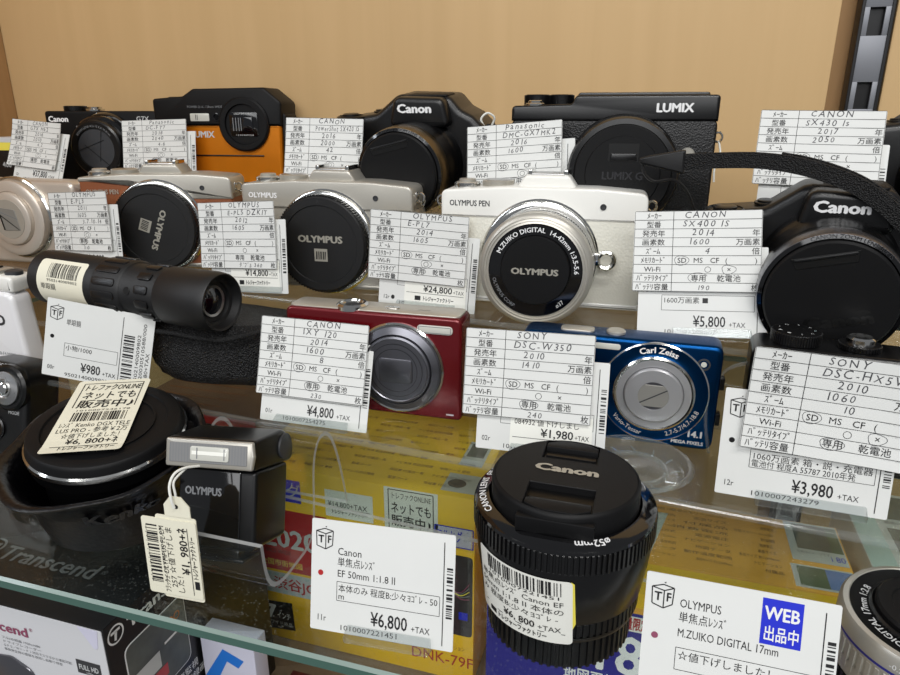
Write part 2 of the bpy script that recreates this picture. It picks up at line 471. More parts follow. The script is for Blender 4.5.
def spec_note(P, vals, label, W=60, H=41, sd=1, wifi=None, batt='l', curl=0.8, bold=0.004, extra=None, offs=0):
    """hand-filled form: nine ruled rows, a narrow heading column and a wide answer column"""
    mb = MB(); hw = W/2
    def bend(x, z):
        t = (z/H-.35); e = max(0, abs(x)/hw-.72)
        return -curl*(t*t*2.2) - curl*e*e*5
    fn = lambda x, z: (x, bend(x, z)-.06, z)
    bk = lambda x, z: (x, bend(x, z)+.12, z)
    ik = lambda x, z: (x, bend(x, z)-.16, z)
    sheet(mb, -hw, 0, hw, H, M_paper, fn, 12, 9, 0.8, bk)
    p = H/9; c = -hw+W*.315+offs
    for i in range(1, 9): hline(mb, -hw+.3, hw-.3, H-i*p, .22, M_ink, ik)
    hline(mb, -hw+.3, hw-.3, H-.12, .16, M_ink, ik); hline(mb, -hw+.3, hw-.3, .15, .16, M_ink, ik)
    vline(mb, c, .2, H-.2, .25, M_ink, ik); vline(mb, hw-.25, .2, H-.2, .16, M_ink, ik); vline(mb, -hw+.25, .2, H-.2, .16, M_ink, ik)
    for i, s in enumerate(ROWS):
        h = p*.56; y = H-(i+1)*p+p*.2; cw = c+hw
        w = glyphs(s)[2]*h/.72; f = min(1, (cw-2)/w)
        if i in (2, 3): f = min(1.05, (cw-5)/w)
        text(mb, s, (-hw+c)/2, y, h, M_ink, ik, 'c', sx=f, bold=bold)
    yy = lambda i: H-(i+1)*p+p*.2
    A = c+W*.12
    xs = [c+W*.1, c+W*.07, c+W*.16, c+W*.13, c+W*.24]
    for i in range(5):
        if i < len(vals) and vals[i]:
            hh = p*(.72 if i < 2 else .68)
            text(mb, vals[i], xs[i]+rnd.uniform(-1, 1), yy(i)+.1, hh, M_pen, ik, hand=1, sx=.98, bold=0.0, maxw=hw-xs[i]-3)
    h = p*.58
    text(mb, '年', hw-1, yy(2), h, M_ink, ik, 'r', bold=bold); text(mb, '万画素', hw-1, yy(3), h, M_ink, ik, 'r', bold=bold); text(mb, '倍', hw-1, yy(4), h, M_ink, ik, 'r', bold=bold)
    text(mb, 'SD', c+2.4, yy(5), h, M_ink, ik, bold=bold); text(mb, 'MS', c+W*.165, yy(5), h, M_ink, ik); text(mb, 'CF', c+W*.295, yy(5), h, M_ink, ik, bold=bold)
    text(mb, '(', c+W*.41, yy(5), h, M_ink, ik); text(mb, ')', hw-3, yy(5), h, M_ink, ik)
    if sd: ringmark(mb, c+4.4, yy(5)+h*.45, 3.4, p*.52, .22, M_pen, ik, wob=.06)
    ox, oy = c+W*.28, yy(6)+h*.45
    ringmark(mb, ox, oy, h*.52, h*.52, .22, M_ink, ik); text(mb, '×', c+W*.44, yy(6), h, M_ink, ik, 'c')
    if wifi == 'o': ringmark(mb, ox, oy, 3.2, p*.5, .22, M_pen, ik, wob=.1)
    if wifi == 'x': ringmark(mb, c+W*.44, oy, 3.2, p*.5, .22, M_pen, ik, wob=.1)
    text(mb, '専用', c+W*.15, yy(7), h, M_ink, ik, bold=bold); text(mb, '乾電池', c+W*.35, yy(7), h, M_ink, ik, bold=bold)
    if batt == 'l': ringmark(mb, c+W*.15+h*1.25, yy(7)+h*.45, 4.3, p*.5, .25, M_pen, ik, wob=.08)
    if batt == 'h': ringmark(mb, c+W*.15+h*1.25, yy(7)+h*.6, 4.6, p*.55, .22, M_pen, ik, a0=20, a1=230)
    if len(vals) > 5 and vals[5]: text(mb, vals[5], c+W*.2, yy(8), p*.55, M_pen, ik, hand=1)
    text(mb, '枚', hw-1, yy(8), h, M_ink, ik, 'r', bold=bold)
    o = mb.build('spec_note'); set_pose(o, P)
    return tag(o, label, 'note', 'handwritten specification notes')

def tf_logo(mb, cx, cy, s, fn, m=M_ink):
    """line drawing of a small carton with a letter on each visible side"""
    P = {'a': (0, .55), 'b': (-.5, .38), 'c': (.06, .26), 'd': (.5, .45), 'e': (-.46, -.42), 'f': (.06, -.58), 'g': (.46, -.34)}
    def seg(p, q, t=.055):
        a = Vector(P[p]); b = Vector(P[q]); d = (b-a).normalized(); n = Vector((-d.y, d.x))*t*.5
        poly(mb, [tuple(Vector((cx, cy))+s*(k)) for k in (a-n, b-n, b+n, a+n)], m, fn)
    for p, q in ('ab', 'bc', 'cd', 'da', 'be', 'cf', 'dg', 'ef', 'fg'): seg(p, q)
    text(mb, 'T', cx-.2*s, cy-.24*s, .42*s, m, fn, 'c', bold=.03, sx=.95); text(mb, 'F', cx+.28*s, cy-.22*s, .42*s, m, fn, 'c', bold=.03, sx=.85)
    poly(mb, [(cx+.02*s, cy+.66*s), (cx+.1*s, cy+.6*s), (cx+.12*s, cy+.7*s)], m, fn)

def price_tag(P, label, price, code, serial, lines=(), comment='', comment2='', tail=False, web=False, W=60, H=45, seed=3, hole=True, vx=.928, box2=None):
    mb = MB(); hw = W/2
    fn = lambda x, z: (x, 0, z); bk = lambda x, z: (x, .3, z); ik = lambda x, z: (x, -.1, z)
    X = lambda f: -hw+f*W; Z = lambda f: f*H
    sheet(mb, -hw, 0, hw, H, M_paper, fn, 6, 6, .7, bk)
    tf_logo(mb, X(.095), Z(.83), 7.2, ik)
    for (s, z, h, f) in lines: text(mb, s, X(.19), Z(z), h, M_ink, ik, fit=f)
    frame(mb, X(.19), Z(.29), X(vx-.023), Z(.46), .2, M_ink, ik)
    if comment: text(mb, comment, X(.2), Z(.375), 2.5, M_ink, ik, fit=W*.69 if len(comment) > 14 else None)
    if comment2: text(mb, comment2, X(.2), Z(.305), 2.5, M_ink, ik, fit=W*.6 if len(comment2) > 14 else None)
    if price:
        text(mb, price, X(.69 if vx > .9 else .54), Z(.115), 5.4, M_ink, ik, 'r', sx=.72, bold=.012); text(mb, '+TAX', X(.715 if vx > .9 else .56), Z(.115), 2.5, M_ink, ik, sx=.85)
    text(mb, code, X(.045), Z(.09), 2.5, M_ink, ik, sx=.85)
    text(mb, serial, X(.21), Z(.03), 2.1, M_ink, ik, fit=W*.41)
    vline(mb, X(vx), Z(.04), Z(.93), .35, M_ink, ik)
    if vx > .9: bars(mb, X(.948), Z(.28), X(.988), Z(.74), M_ink, ik, False, seed, .38)
    else:
        bars(mb, X(.73), Z(.1), X(.83), Z(.72), M_ink, ik, False, seed, .38)
        text(mb, '9502140009802', X(.885), Z(.08), 1.9, M_ink, ik, rot=90, fit=H*.66)
        text(mb, '22-20030510588/000', X(.93), Z(.03), 1.9, M_ink, ik, rot=90, fit=H*.86); text(mb, '¥980+TAX', X(.98), Z(.1), 2.1, M_ink, ik, rot=90, fit=H*.42)
    if hole: poly(mb, circ(X(.07), Z(.52), 1.15, 1.15, 14), M_plum if web else (M_redc if lines and vx > .9 else M_dk), ik)
    if web:
        rect(mb, X(.615), Z(.62), X(.82), Z(.96), M_blue, ik); i2 = lambda x, z: (x, -.2, z)
        text(mb, 'WEB', X(.7175), Z(.81), 4.4, M_white, i2, 'c', fit=10.5, bold=.03); text(mb, '出品中', X(.7175), Z(.66), 3.9, M_white, i2, 'c', fit=10.6, bold=.02)
    o = mb.build('price_tag'); set_pose(o, P)
    if tail:        # reduced-price strip glued over the lower right of the tag
        m2 = MB(); f2 = lambda x, z: (x, -.3, z); k2 = lambda x, z: (x, -.4, z)
        sheet(m2, X(.27), Z(.05 if tail != 's' else .02), X(.9), Z(.42 if tail != 's' else .44), M_stick, f2, 3, 3, .5, lambda x, z: (x, -.14, z))
        text(m2, tail if tail != 's' else box2, X(.3), Z(.37 if tail == 's' else .3), 2.5, M_ink, k2, fit=W*.5 if len(tail) > 5 else None)
        pz = .235 if tail == 's' else .185
        text(m2, price, X(.76), Z(pz), 3.9, M_ink, k2, 'r', bold=.015); text(m2, '+TAX', X(.77), Z(pz), 2.3, M_ink, k2, sx=.8)
        hline(m2, X(.29), X(.88), Z(pz-.025), .25, M_ink, k2)
        if tail == 's': rect(m2, X(.38), Z(.11), X(.44), Z(.17), M_ink, k2); text(m2, 'トレジャーファクトリー', X(.46), Z(.115), 2.3, M_ink, k2, fit=W*.32, bold=.03)
        m2.build('markdown_sticker', o, 'white sticker with the reduced price')
    return tag(o, label, 'price tag', 'printed price tags')

def holder(P, label, w=36, dx=0, thick=1.0):
    """clear moulded foot with a slot that the tag stands in"""
    mb = MB(); T = TR(dx, 0, 0) @ SIDE
    prof = [(-4.5, -1.2), (4.8, -1.2), (4.8, 2.6), (.75, 3.4), (.75, .2), (-.75, .2), (-.75, 4.2), (-1.9, 4.2), (-5.5, 1.2)]
    prism(mb, prof, -w/2, w/2, M_hold, T, .35, 2)
    o = mb.build('tag_holder'); set_pose(o, P)
    return tag(o, label, 'tag holder', 'clear tag holders')

def NT(P, dx=6.3, dz=-15.2, dy=1.6): return P @ TR(dx, dy, dz)

G_ = {}
# --- top step
P = pose((-534.3, 480.1, 146.6), -4.3, 19.4, 3.9); 
spec_note(P, ['CANON', 'G7X Mk2', '2016', '2010', '4.2'], 'curled specification note at the far left, in front of the boxy black compact', curl=2.2, wifi='o')
price_tag(NT(P, 7, -12), 'price tag behind the curled note at the far left', '¥37,800', '12r', '1010007288402', seed=11)
P = pose((-443.8, 529.6, 144.6), 8.6, 13.4, -1.7, .95)
spec_note(P, ['Panasonic', 'DC-FT7', '2018', '2040', '4.6'], 'specification note between the boxy black compact and the orange camera', wifi='o')
price_tag(NT(P, 6.8, -14), 'price tag peeking out behind the note left of the orange camera', '¥32,800', '12r', '1010007251138', seed=12)
P = pose((-236.2, 452.6, 145.3), -2, 12.1, .8, .957)
spec_note(P, ['CANON', 'PowerShot SX420 IS', '2016', '2000', '42'], 'specification note right of the orange camera, beside the left superzoom', H=43, wifi='o')
P = pose((-92.1, 442.4, 143.4), -4.2, 14.4, -4.9, .942)
spec_note(P, ['Panasonic', 'DMC-GX7MK2', '2016', '1600', ''], 'specification note leaning on the left end of the big black leather-covered camera', H=42, wifi='o')
price_tag(NT(P, 7.4, -14), 'price tag behind the note at the big black leather-covered camera', '¥42,800', '12r', '1010007266201', seed=14)
P = pose((77.5, 408, 156), -4.3, 21.5, .6)
spec_note(P, ['CANON', 'SX430 Is', '2017', '2050', ''], 'specification note at the top right, below the steel rail', wifi='o', batt='h')
price_tag(NT(P, 3.6, -21), 'price tag behind the note below the steel rail', '¥14,800', '12r', '1010007281177', seed=15)
# --- middle step
P = pose((-388.5, 379, 99.8), -8.3, 6.4, -3.9)
spec_note(P, ['OLYMPUS', 'E-PL3', '2011', '1605', '3.7.10.14', '310'], 'specification note between the champagne compact and the brown camera', wifi='o')
price_tag(NT(P, 7, -13), 'price tag behind the note next to the champagne compact', '¥15,800', '12r', '1010007244190', seed=16)
P = pose((-248.4, 359.1, 100.5), -7.7, 8.7, -4.3)
spec_note(P, ['OLYMPUS', 'E-PL5 DZKIT', '2012', '1605', '', 'ﾀﾞﾌﾞﾙ 360'], 'specification note between the brown and the silver camera', batt=None)
t = price_tag(NT(P, 6.3, -15), 'price tag of 14,800 yen behind the note between brown and silver cameras', '¥14,800', '12r', '1010007253322', tail='s', box2='値下げしました', seed=17)
holder(NT(P, 6.3, -15), 'clear tag holder left of the silver camera', 40, 6)
P = pose((-135.3, 372.1, 96.8), 4.7, 5.8, 2.9)
spec_note(P, ['OLYMPUS', 'E-PL7', '2014', '1605', ''], 'specification note between the silver and the white camera', wifi='o')
price_tag(NT(P, 6.8, -16), 'price tag of 24,800 yen behind the red camera, beside the white one', '¥24,800', '12r ●', '1010006891129', tail='s', box2='値下げしました', seed=18)
holder(NT(P, 6.8, -16), 'clear tag holder behind the red camera', 36, 0)
P = pose((20.9, 345.1, 109.4), -1.5, 24.3, -3.7)
spec_note(P, ['CANON', 'SX400 IS', '2014', '1600', '4', '190'], 'specification note between the white camera and the right superzoom', wifi='x', batt='h')
price_tag(NT(P, 3.2, -22.2), 'price tag of 5,800 yen behind the blue camera', '¥5,800', '', '1010007288607', comment='1600万画素 ■', seed=19)
holder(NT(P, 3.2, -22.2), 'clear tag holder behind the blue camera', 36, 5)
# --- lowest step
P = pose((-164.6, 287.1, 52.4), 3.1, 18, 1.1)
spec_note(P, ['CANON', 'IXY 120', '2014', '1600', '8', '230'], 'specification note covering the left half of the red camera')
price_tag(NT(P, 2.6, -14), 'price tag of 4,800 yen in front of the red camera', '¥4,800', '01r', '1010007254275', seed=20)
holder(NT(P, 2.6, -14), 'clear tag holder under the tag of the red camera', 40, 0)
P = pose((-50.5, 284.4, 58), 1.5, 15.3, -1)
spec_note(P, ['SONY', 'DSC-W350', '2010', '1410', '', '240'], 'specification note covering the left half of the blue camera')
price_tag(NT(P, 7, -16.2), 'price tag of 1,980 yen between the blue camera and the upright lens', '¥1,980', '02r', '1010007084932', tail='084932 値下げしまし', seed=21)
holder(NT(P, 7, -16.2), 'clear tag holder behind the capped upright lens', 30, 2)
P = pose((72, 270.8, 63.4), -3.7, 8.7, -.8) @ RY(2.2)
spec_note(P, ['SONY', 'DSC-HX5V', '2010', '1060', '10', ''], 'large specification note at the right edge, in front of the ring-dialled black compact', W=63, H=42, wifi='x', curl=2.4)
PT = pose((72, 270.8, 64.6), -3.7, 8.7, -.8)
price_tag(NT(PT, -7.2, -22.3), 'price tag of 3,980 yen near the right edge', '¥3,980', '12r', '1010007243279', comment='1060万画素 箱・説・充電器', comment2='電池付 程度A 55787 2010年発', W=63, H=45.5, seed=22)
holder(NT(PT, -7.2, -22.3), 'clear tag holder near the right edge', 40, 4)
P = pose((-300, 284, 46), 18, 6.6, 11.6)
mt = price_tag(P, 'price tag of 980 yen under the black monocular', '¥980', '00r', '9502140009802', lines=(('単眼鏡', .7, 2.8, 8),), comment='小物/1000', vx=.71, seed=23)
# --- on the glass
P = pose((-90, 198.4, -4.6), .8, 15.4, -2.6, .972)
price_tag(P, 'price tag of 6,800 yen standing left of the capped upright lens', '¥6,800', '11r', '1010007221451',
          lines=(('Canon', .70, 3.0, 10), ('単焦点ﾚﾝｽﾞ', .605, 2.8, 15.5), ('EF 50mm 1:1.8 Ⅱ', .505, 2.8, 24)), comment='本体のみ 程度B:少々ﾖｺﾞﾚ - 50', comment2='m', W=58.6, H=44.4, seed=24)
holder(P, 'clear tag holder left of the capped upright lens', 34, 4)
P = pose((38.3, 193.5, 1.0), -1.5, 16.9, -.9)
price_tag(P, 'price tag with the blue web badge standing at the lower right', '', '13r', '1010007290013', web=True,
          lines=(('OLYMPUS', .77, 3.0, 13.2), ('単焦点ﾚﾝｽﾞ', .665, 2.8, 15), ('M.ZUIKO DIGITAL 17mm', .545, 2.9, 31.5)), comment='☆値下げしました！', seed=25)
holder(P, 'clear tag holder at the lower right', 36, 0)
# ---------------------------------------------------------------- small camera parts
def dial(mb, x, y, z0, r, h, m, teeth=44, top=None, T0=UP):
    T = T0 @ UPT(x, y, z0)
    gear(mb, r-.35, r, 0, h, teeth, m, T, .5, r*.5, .3)
    lathe(mb, [(r-.6, h-.05), (r-1.3, h+.25), (.01, h+.25)], top or m, T, 40)
    lathe(mb, [(r*.92, -1.2), (r*.92, 0)], m, T, 32)
def button(mb, x, y, z, r, h, m, T0=UP):
    lathe(mb, [(r*1.35, 0), (r*1.35, h*.4), (r*1.25, h*.5), (r, h*.5), (r, h*.9), (r*.9, h), (.01, h)], m, T0 @ UPT(x, y, z), 28)
def lug(mb, x, y, z, m, s=1):
    """strap eyelet standing out sideways"""
    ring = [(x+s*(2.6+2.4*math.cos(2*PI*k/16)), y, z+2.8*math.sin(2*PI*k/16)) for k in range(16)]
    tube(mb, ring, .75, m, 6, True)
    box(mb, x-.6 if s > 0 else x-.8, x+.8 if s > 0 else x+.6, y-2.6, y+2.6, z-3.4, z+3.4, m, .5)
    tri = [(x+s*(3.4+.2*k), y-3+1.0*k, z-2-3.2*math.sin(PI*k/6)) for k in range(7)]
    tube(mb, tri, .45, m, 6)
def cap_clip(mb, T, r, w, y0, y1, a, m, m2):
    """finger grip in a lens cap, the recess painted as a dark plate"""
    prism(mb, rrect(-w/2, w/2, y0, y1, .8), a-.5, a+.12, m2, T, .1, 1)
    prism(mb, rpoly([(-w/2+1, y0+.5, .5), (w/2-1, y0+.5, .5), (w/2-1.6, y0+(y1-y0)*.45, .8), (-w/2+1.6, y0+(y1-y0)*.45, .8)]), a, a+.9, m, T, .5, 2)

# ---------------------------------------------------------------- retro mirrorless cameras
def pen(loc, yaw, label, top, front, deco, name_txt, W=115, H=66, D=32, txtcol=None, hl=19, sc=1.0, lz=30.5, group='retro cameras on the middle step'):
    t = thing('mirrorless_camera', label, 'camera', loc, RZ(yaw), group); t.scale = (sc, sc, sc)
    hw = W/2; L = FR(0, 0, 0)
    b = MB()
    # lower body
    prism(b, rpoly([(-hw, 1, 5), (hw, 1, 5), (hw, H-14, 1), (30, H-13, 1), (-14, H-8, 1), (-hw, H-min(hl, 14)+3, 1)]), -D, -.8, front, L, 2.2, 4)
    prism(b, rpoly([(-hw+.4, 0, 1), (hw-.4, 0, 1), (hw-.4, 4, 1.5), (-hw+.4, 4, 1.5)]), -D+.3, -.4, top, L, 1.6, 3)
    b.build('body', t)
    # top cover, lower on the viewer's left, raised block in the middle
    p = MB()
    P = rpoly([(-hw, H-17, 1), (-24, H-17, 6), (-17, H-11, 6), (18, H-11, 6), (27, H-17, 5), (hw, H-17, 1), (hw, H-4, 6), (24, H-2, 3), (-hw, H-6, 5)])
    P = rpoly([(-hw, H-hl, .8), (-16, H-hl, 3), (-12, H-19, 3), (17, H-19, 0), (24, H-19, 0), (hw, H-19, .8), (hw, H-3.5, 5), (30, H-1.5, 8), (-20, H-1.5, 8), (-hw, H-4, 4)])
    prism(p, P, -D+.2, 0, top, L, 1.2, 3)
    f = flat(L, .1)
    if name_txt: text(p, name_txt, -hw+5, H-12.6 if hl > 10 else H-15.5, 3.3, txtcol or M_dkg, f, sx=.8 if 'PEN' in name_txt else 1, bold=.02 if 'PEN' in name_txt else .035)
    p.build('top_cover', t)
    lampm = MB(); lathe(lampm, [(1.7, 0), (1.7, .5), (1.2, .5), (1, .1), (.01, .05)], M_dkg, FR(34, 0, H-11), 20); lampm.build('focus_lamp', t)
    d = MB(); dial(d, -27, 15, H-3, 9.2, 4, M_silver, 60, M_alu); d.build('mode_dial', t)
    s = MB(); gear(s, 7.2, 7.7, 0, 3.2, 50, M_chrome, UPT(-45, 14, H-4), .5, 5); button(s, -45, 14, H-2, 5, 3.4, M_silver); s.build('shutter_button', t)
    h = MB()
    prism(h, rpoly([(-15, H-2.5, 0), (19, H-2.5, 0), (14, H+4.6, 2.5), (-10, H+4.6, 2.5)]), -D+4, -7, top, L, 1.4, 3)
    box(h, -8, 12, 9, 26, H+4.5, H+5.4, M_alu, .4)
    for x in (-9, 11): box(h, x, x+2.4, 9, 26, H+4.5, H+7.4, M_chrome, .4); 
    h.build('hot_shoe', t)
    for sx in (-1, 1):
        g = MB(); lug(g, sx*(hw-.3), 10, H-11, M_chrome, sx); g.build('strap_lug', t)
    # grip bar and release button
    if deco != 'nogrip':
        g = MB(); prism(g, rrect(-hw+4, -hw+15, 10, H-22, 3.5), -1, 4, M_tan if deco == 'tan' else front, L, 1.8, 3); g.build('grip', t)
    mo = MB()
    lathe(mo, [(33.5, -1), (33.5, .2), (32.6, 1.2), (32.4, 3.4), (31.4, 4), (28.5, 4), (28.5, -1)], M_chrome, FR(0, 0, lz), 72); mo.build('lens_mount', t)
    rb = MB()
    if deco != 'tan': lathe(rb, [(5.4, -1), (5.4, 1.6), (4.6, 2.6), (2.6, 2.9), (2.2, 2.2), (.01, 2.2)], M_chrome, FR(38.5, 0, 27), 28); rb.build('release_button', t)
    return t
def body_cap(t, rot):
    c = MB(); T = FR(0, -4, 30.5) @ RZ(rot)
    gear(c, 30.2, 30.9, 0, 5.6, 96, M_blk, T, .5, 27)
    lathe(c, [(29.9, 5.5), (29, 6.4), (24.6, 6.4), (24.2, 5.7), (.01, 5.7)], M_rubber, T, 72)
    f = flat(T, 5.85)
    text(c, 'OLYMPUS', 0, 1.5, 4.3, M_logo, f, 'c', bold=.05, sx=1.05, fit=30)
    rect(c, -4.4, -10.5, 4.4, -2.5, M_logo, f); f2 = flat(T, 5.95)
    for x in (-2.4, 0, 2.4): poly(c, [(x-1.2, -9.2), (x-.5, -9.2), (x, -4.2), (x-.7, -4.2)], M_dk, f2); poly(c, [(x-.1, -9.2), (x+.5, -9.2), (x+1.1, -4.2), (x+.5, -4.2)], M_dk, f2)
    text(c, 'Λ', 0, 25.8, 1.8, M_dkg, flat(T, 6.5), 'c')
    c.build('body_cap', t, 'black round cap with ribbed rim')

t = pen((-345, 408, 84.3), 16, 'silver-topped brown leather camera with a tilted black body cap', M_silver, M_brownl, 'same', 'OLYMPUS PEN', W=110, H=69, txtcol=M_logo, hl=7); body_cap(t, -110)
t = pen((-200.6, 387, 84.3), 3, 'silver camera with a black round body cap behind the red one', M_silver, M_silver, 'black', 'OLYMPUS', H=70, txtcol=M_white); body_cap(t, 0)
t = pen((-64, 386, 84.3), 2.8, 'white camera with a silver pancake zoom lens', M_wpaint, M_wleath, 'tan', 'OLYMPUS PEN', W=115, H=69, D=26, sc=1.02, lz=28)
ln = MB(); T = FR(2, -10, 28)
lathe(ln, [(30, -7), (30, 0), (29.5, 1), (29.5, 4), (30, 5), (30, 8)], M_alu, T, 80)
gear(ln, 29.6, 30, 8, 14, 120, M_alu, T, .5, 27)
lathe(ln, [(29.4, 14), (30.1, 14.4), (30.1, 17), (29.5, 17.6), (29.5, 18.2), (30.1, 18.8), (30.1, 21), (29, 22.4), (27.6, 23), (27.4, 22.4), (26.2, 22.8), (26, 22.2), (24.8, 22.6)], M_silver, T, 80)
lathe(ln, [(24.8, 22.6), (24.4, 22.2), (18.6, 21.6), (18.4, 21)], M_gloss, T, 72)
arctext(ln, 'M.ZUIKO DIGITAL  14-42mm 1:3.5-5.6', 20.4, 77, 2.5, M_white, T, 22.25, bold=.02)
arctext(ln, 'ø37', 23.2, -52, 2.3, M_pale, T, 22.25, outward=False); arctext(ln, 'OLYMPUS CORP.', 23.2, 218, 2, M_grey, T, 22.25, outward=False)
lo = ln.build('lens', t, 'silver pancake zoom lens')
cp = MB(); lathe(cp, [(18.3, 20), (18.3, 23.2), (17.8, 23.8), (.01, 23.8)], M_blkm, T, 60)
text(cp, 'OLYMPUS', 0, -1.8, 3.3, M_logo, flat(T, 23.95), 'c', bold=.05, fit=25); cp.build('lens_cap', lo)
lv = MB(); ringm = [(37.5+4.4*math.cos(a*PI/12), -7, 30+4.4*math.sin(a*PI/12)) for a in range(24)]
tube(lv, ringm, 1.5, M_chrome, 8, True); box(lv, 29.5, 34, -9, -5, 27, 34, M_chrome, .8); lv.build('zoom_lever', lo)

# ---------------------------------------------------------------- superzooms with a hump
def superzoom(loc, yaw, label, cap=True, strap=False, lens_r=24, lz=27, gd=5, sx=1.0, tilt=0, dep=34, caprot=-14, gray=M_gun, lug_str=True):
    t = thing('superzoom_camera', label, 'camera', loc, RZ(yaw) @ RX(tilt), 'black superzoom cameras'); t.scale = (sx, sx, sx)
    L = FR(0, 0, 0); b = MB()
    P = rpoly([(-52, 1, 7), (52, 1, 7), (52, 48, 8), (44, 56, 6), (36, 60, 8), (29, 68, 7), (-6, 69, 9), (-22, 57, 10), (-47, 54, 8), (-52, 44, 6)])
    prism(b, P, -dep, 0, M_blk, L, 4.5, 5)
    # flash hump leaning forward over the lens
    P2 = rpoly([(-9, 50, 4), (32, 50, 4), (28, 67.4, 6), (-5, 68.4, 6)])
    prism(b, P2, -6, 9, M_blk, L, 3.2, 4)
    b.build('body', t)
    h = MB(); prism(h, rrect(-5, 28, -3, 14, 3), 0, 1.6, M_blkm, TR(0, 5, 67.2) , 1, 2); h.build('pop_up_flash', t)
    lo = MB(); text(lo, 'Canon', 9, 59, 5.2, M_white, flat(L, 9.15), 'c', bold=.05, fit=23); lo.build('maker_lettering', t)
    g = MB(); prism(g, rpoly([(-52, 2, 6), (-30, 2, 8), (-31, 50, 8), (-51, 52, 7)]), -10, gd, M_rubber, L, min(6, gd), 5); g.build('grip', t)
    s = MB(); lathe(s, [(9.5, 0), (9.5, 1.4), (8.2, 2.2), (7.6, 1.2), (5.6, 1.2), (5.4, 3), (4.6, 3.4), (.01, 3.2)], M_blks, UPT(-40, 2, 54), 40); s.build('shutter_button', t)
    d = MB(); button(d, -22, 12, 57, 4, 2, M_blks); d.build('power_button', t)
    for q in (-1, 1):
        k = MB(); lug(k, q*51.5, 12, 47, M_blks, q); k.build('strap_lug', t)
    if lug_str:
        st = MB(); tube(st, smooth_path([(54, 11, 49), (56, 10, 54), (52, 8, 57), (48, 7, 53), (52, 8, 46)], 5), .7, M_string, 6); st.build('cord_loop', t, 'white cord loop')
    c = (8, 0, lz); T = FR(*c)
    z = MB()
    lathe(z, [(lens_r+4.6, -1), (lens_r+4.4, 5), (lens_r+3.2, 8), (lens_r+2.6, 9), (lens_r+2.6, 24)], M_blks, T, 72)
    lathe(z, [(lens_r+2.6, 24), (lens_r+3, 25), (lens_r+3, 30)], M_bronze if gray is M_bronze else M_blks, T, 72)
    lathe(z, [(lens_r+3, 30), (lens_r+2.8, 36), (lens_r+2.4, 37.4), (lens_r+.6, 38), (lens_r+.2, 36)], gray, T, 72)
    lathe(z, [(lens_r+2.3, 37.5), (lens_r+.6, 38.1), (lens_r, 36), (lens_r-1, 34)], M_gloss, T, 72)
    arctext(z, 'CANON ZOOM LENS 30x IS', lens_r+.75, 80, 1.9, M_dkg, T, 38.15)
    zo = z.build('lens', t)
    k = MB(); Tc = T @ RZ(-caprot)
    lathe(k, [(lens_r, 34), (lens_r, 39.4), (lens_r-.9, 40.4), (.01, 40.4)], M_blkm, T, 72)
    prism(k, [(-13, lens_r-5.6), (13, lens_r-5.6), (11.6, lens_r-10.5), (-11.6, lens_r-10.5)], 40, 40.7, M_dk, Tc, .2, 1)
    box(k, -12, 12, lens_r-7.4, lens_r-5.8, 40.2, 41.2, M_blks, .4, Tc)
    text(k, 'Canon', 2, -lens_r*.45, 5.6, M_dk, flat(Tc, 40.55), 'c', bold=.055, fit=27)
    k.build('lens_cap', zo)
    if strap:
        s2 = MB()
        path = smooth_path([(-66, 4, 77), (-48, 3, 78.5), (-26, 0, 79.5), (-6, -6, 77.5), (12, -11, 72), (25, -14, 64), (34, -14, 56), (42, -8, 50), (51, 6, 47)], 6)
        tube(s2, path, 1, M_strap, flat=(7.4, 1.5))
        tube(s2, [(x+.5, y+2.2, z_+.6) for x, y, z_ in path[14:]], 1, M_strap, flat=(7.4, 1.4))
        so = s2.build('neck_strap', t)
        c2 = MB(); prism(c2, rpoly([(-22, -1.2, .5), (-18, -2.4, 1), (-2, -5.6, 1.2), (0, -5.6, .6), (0, 5.6, .6), (-2, 5.6, 1.2), (-18, 2.4, 1), (-22, 1.2, .5)]), -1.7, 1.7, M_rubber, FR(-61, 4, 77.3), 1, 3)
        c2.build('strap_clasp', so)
        c3 = MB(); tube(c3, smooth_path([(-82, 4, 77.3), (-80, 4, 71), (-75, 5, 67), (-66, 6, 68), (-59, 8, 62), (-54, 11, 50)], 5), .8, M_rubber, 6); c3.build('strap_cord', so)
    return t
superzoom((-169, 458, 132.5), -1, 'left black superzoom camera, capped, between orange and leather-covered cameras', gray=M_bronze, sx=1.05, tilt=6, lens_r=25, lz=26)
superzoom((75, 377, 88), -7, 'large black superzoom camera with neck strap at the right edge', strap=True, gray=M_gun, lens_r=26.5, lz=28, tilt=6, dep=22, gd=2, sx=1.05)
superzoom((147, 447, 131.3), 0, 'black superzoom camera half cut off at the top right, below the rail', gray=M_dkg)

# ---------------------------------------------------------------- leather-covered rangefinder-style camera
t = thing('mirrorless_camera', 'big black leather-covered camera with pinch-capped lens on the top step', 'camera', (-32, 439, 131.3), RZ(4))
L = FR(0, 0, 0)
b = MB(); prism(b, rrect(-61, 61, 1, 58, 4), -36, -.6, M_leather, L, 1.4, 3); prism(b, rrect(-61, 61, 0, 5, 2), -36, 0, M_blks, L, 1, 2); b.build('body', t)
p = MB(); prism(p, rpoly([(-61, 57, .5), (61, 57, .5), (61, 72, 2.5), (-22, 72, 3), (-24, 67, 2), (-61, 66, 3)]), -36, .2, M_blks, L, 1.5, 3)
prism(p, rpoly([(-22, 71, 0), (56, 71, 0), (55, 73.6, 1.5), (-20, 73.6, 1.5)]), -33, -4, M_blks, L, .8, 2)
text(p, 'LUMIX', 36, 62.4, 5.0, M_white, flat(L, .35), 'c', bold=.05, fit=21.5)
p.build('top_cover', t)
d = MB()
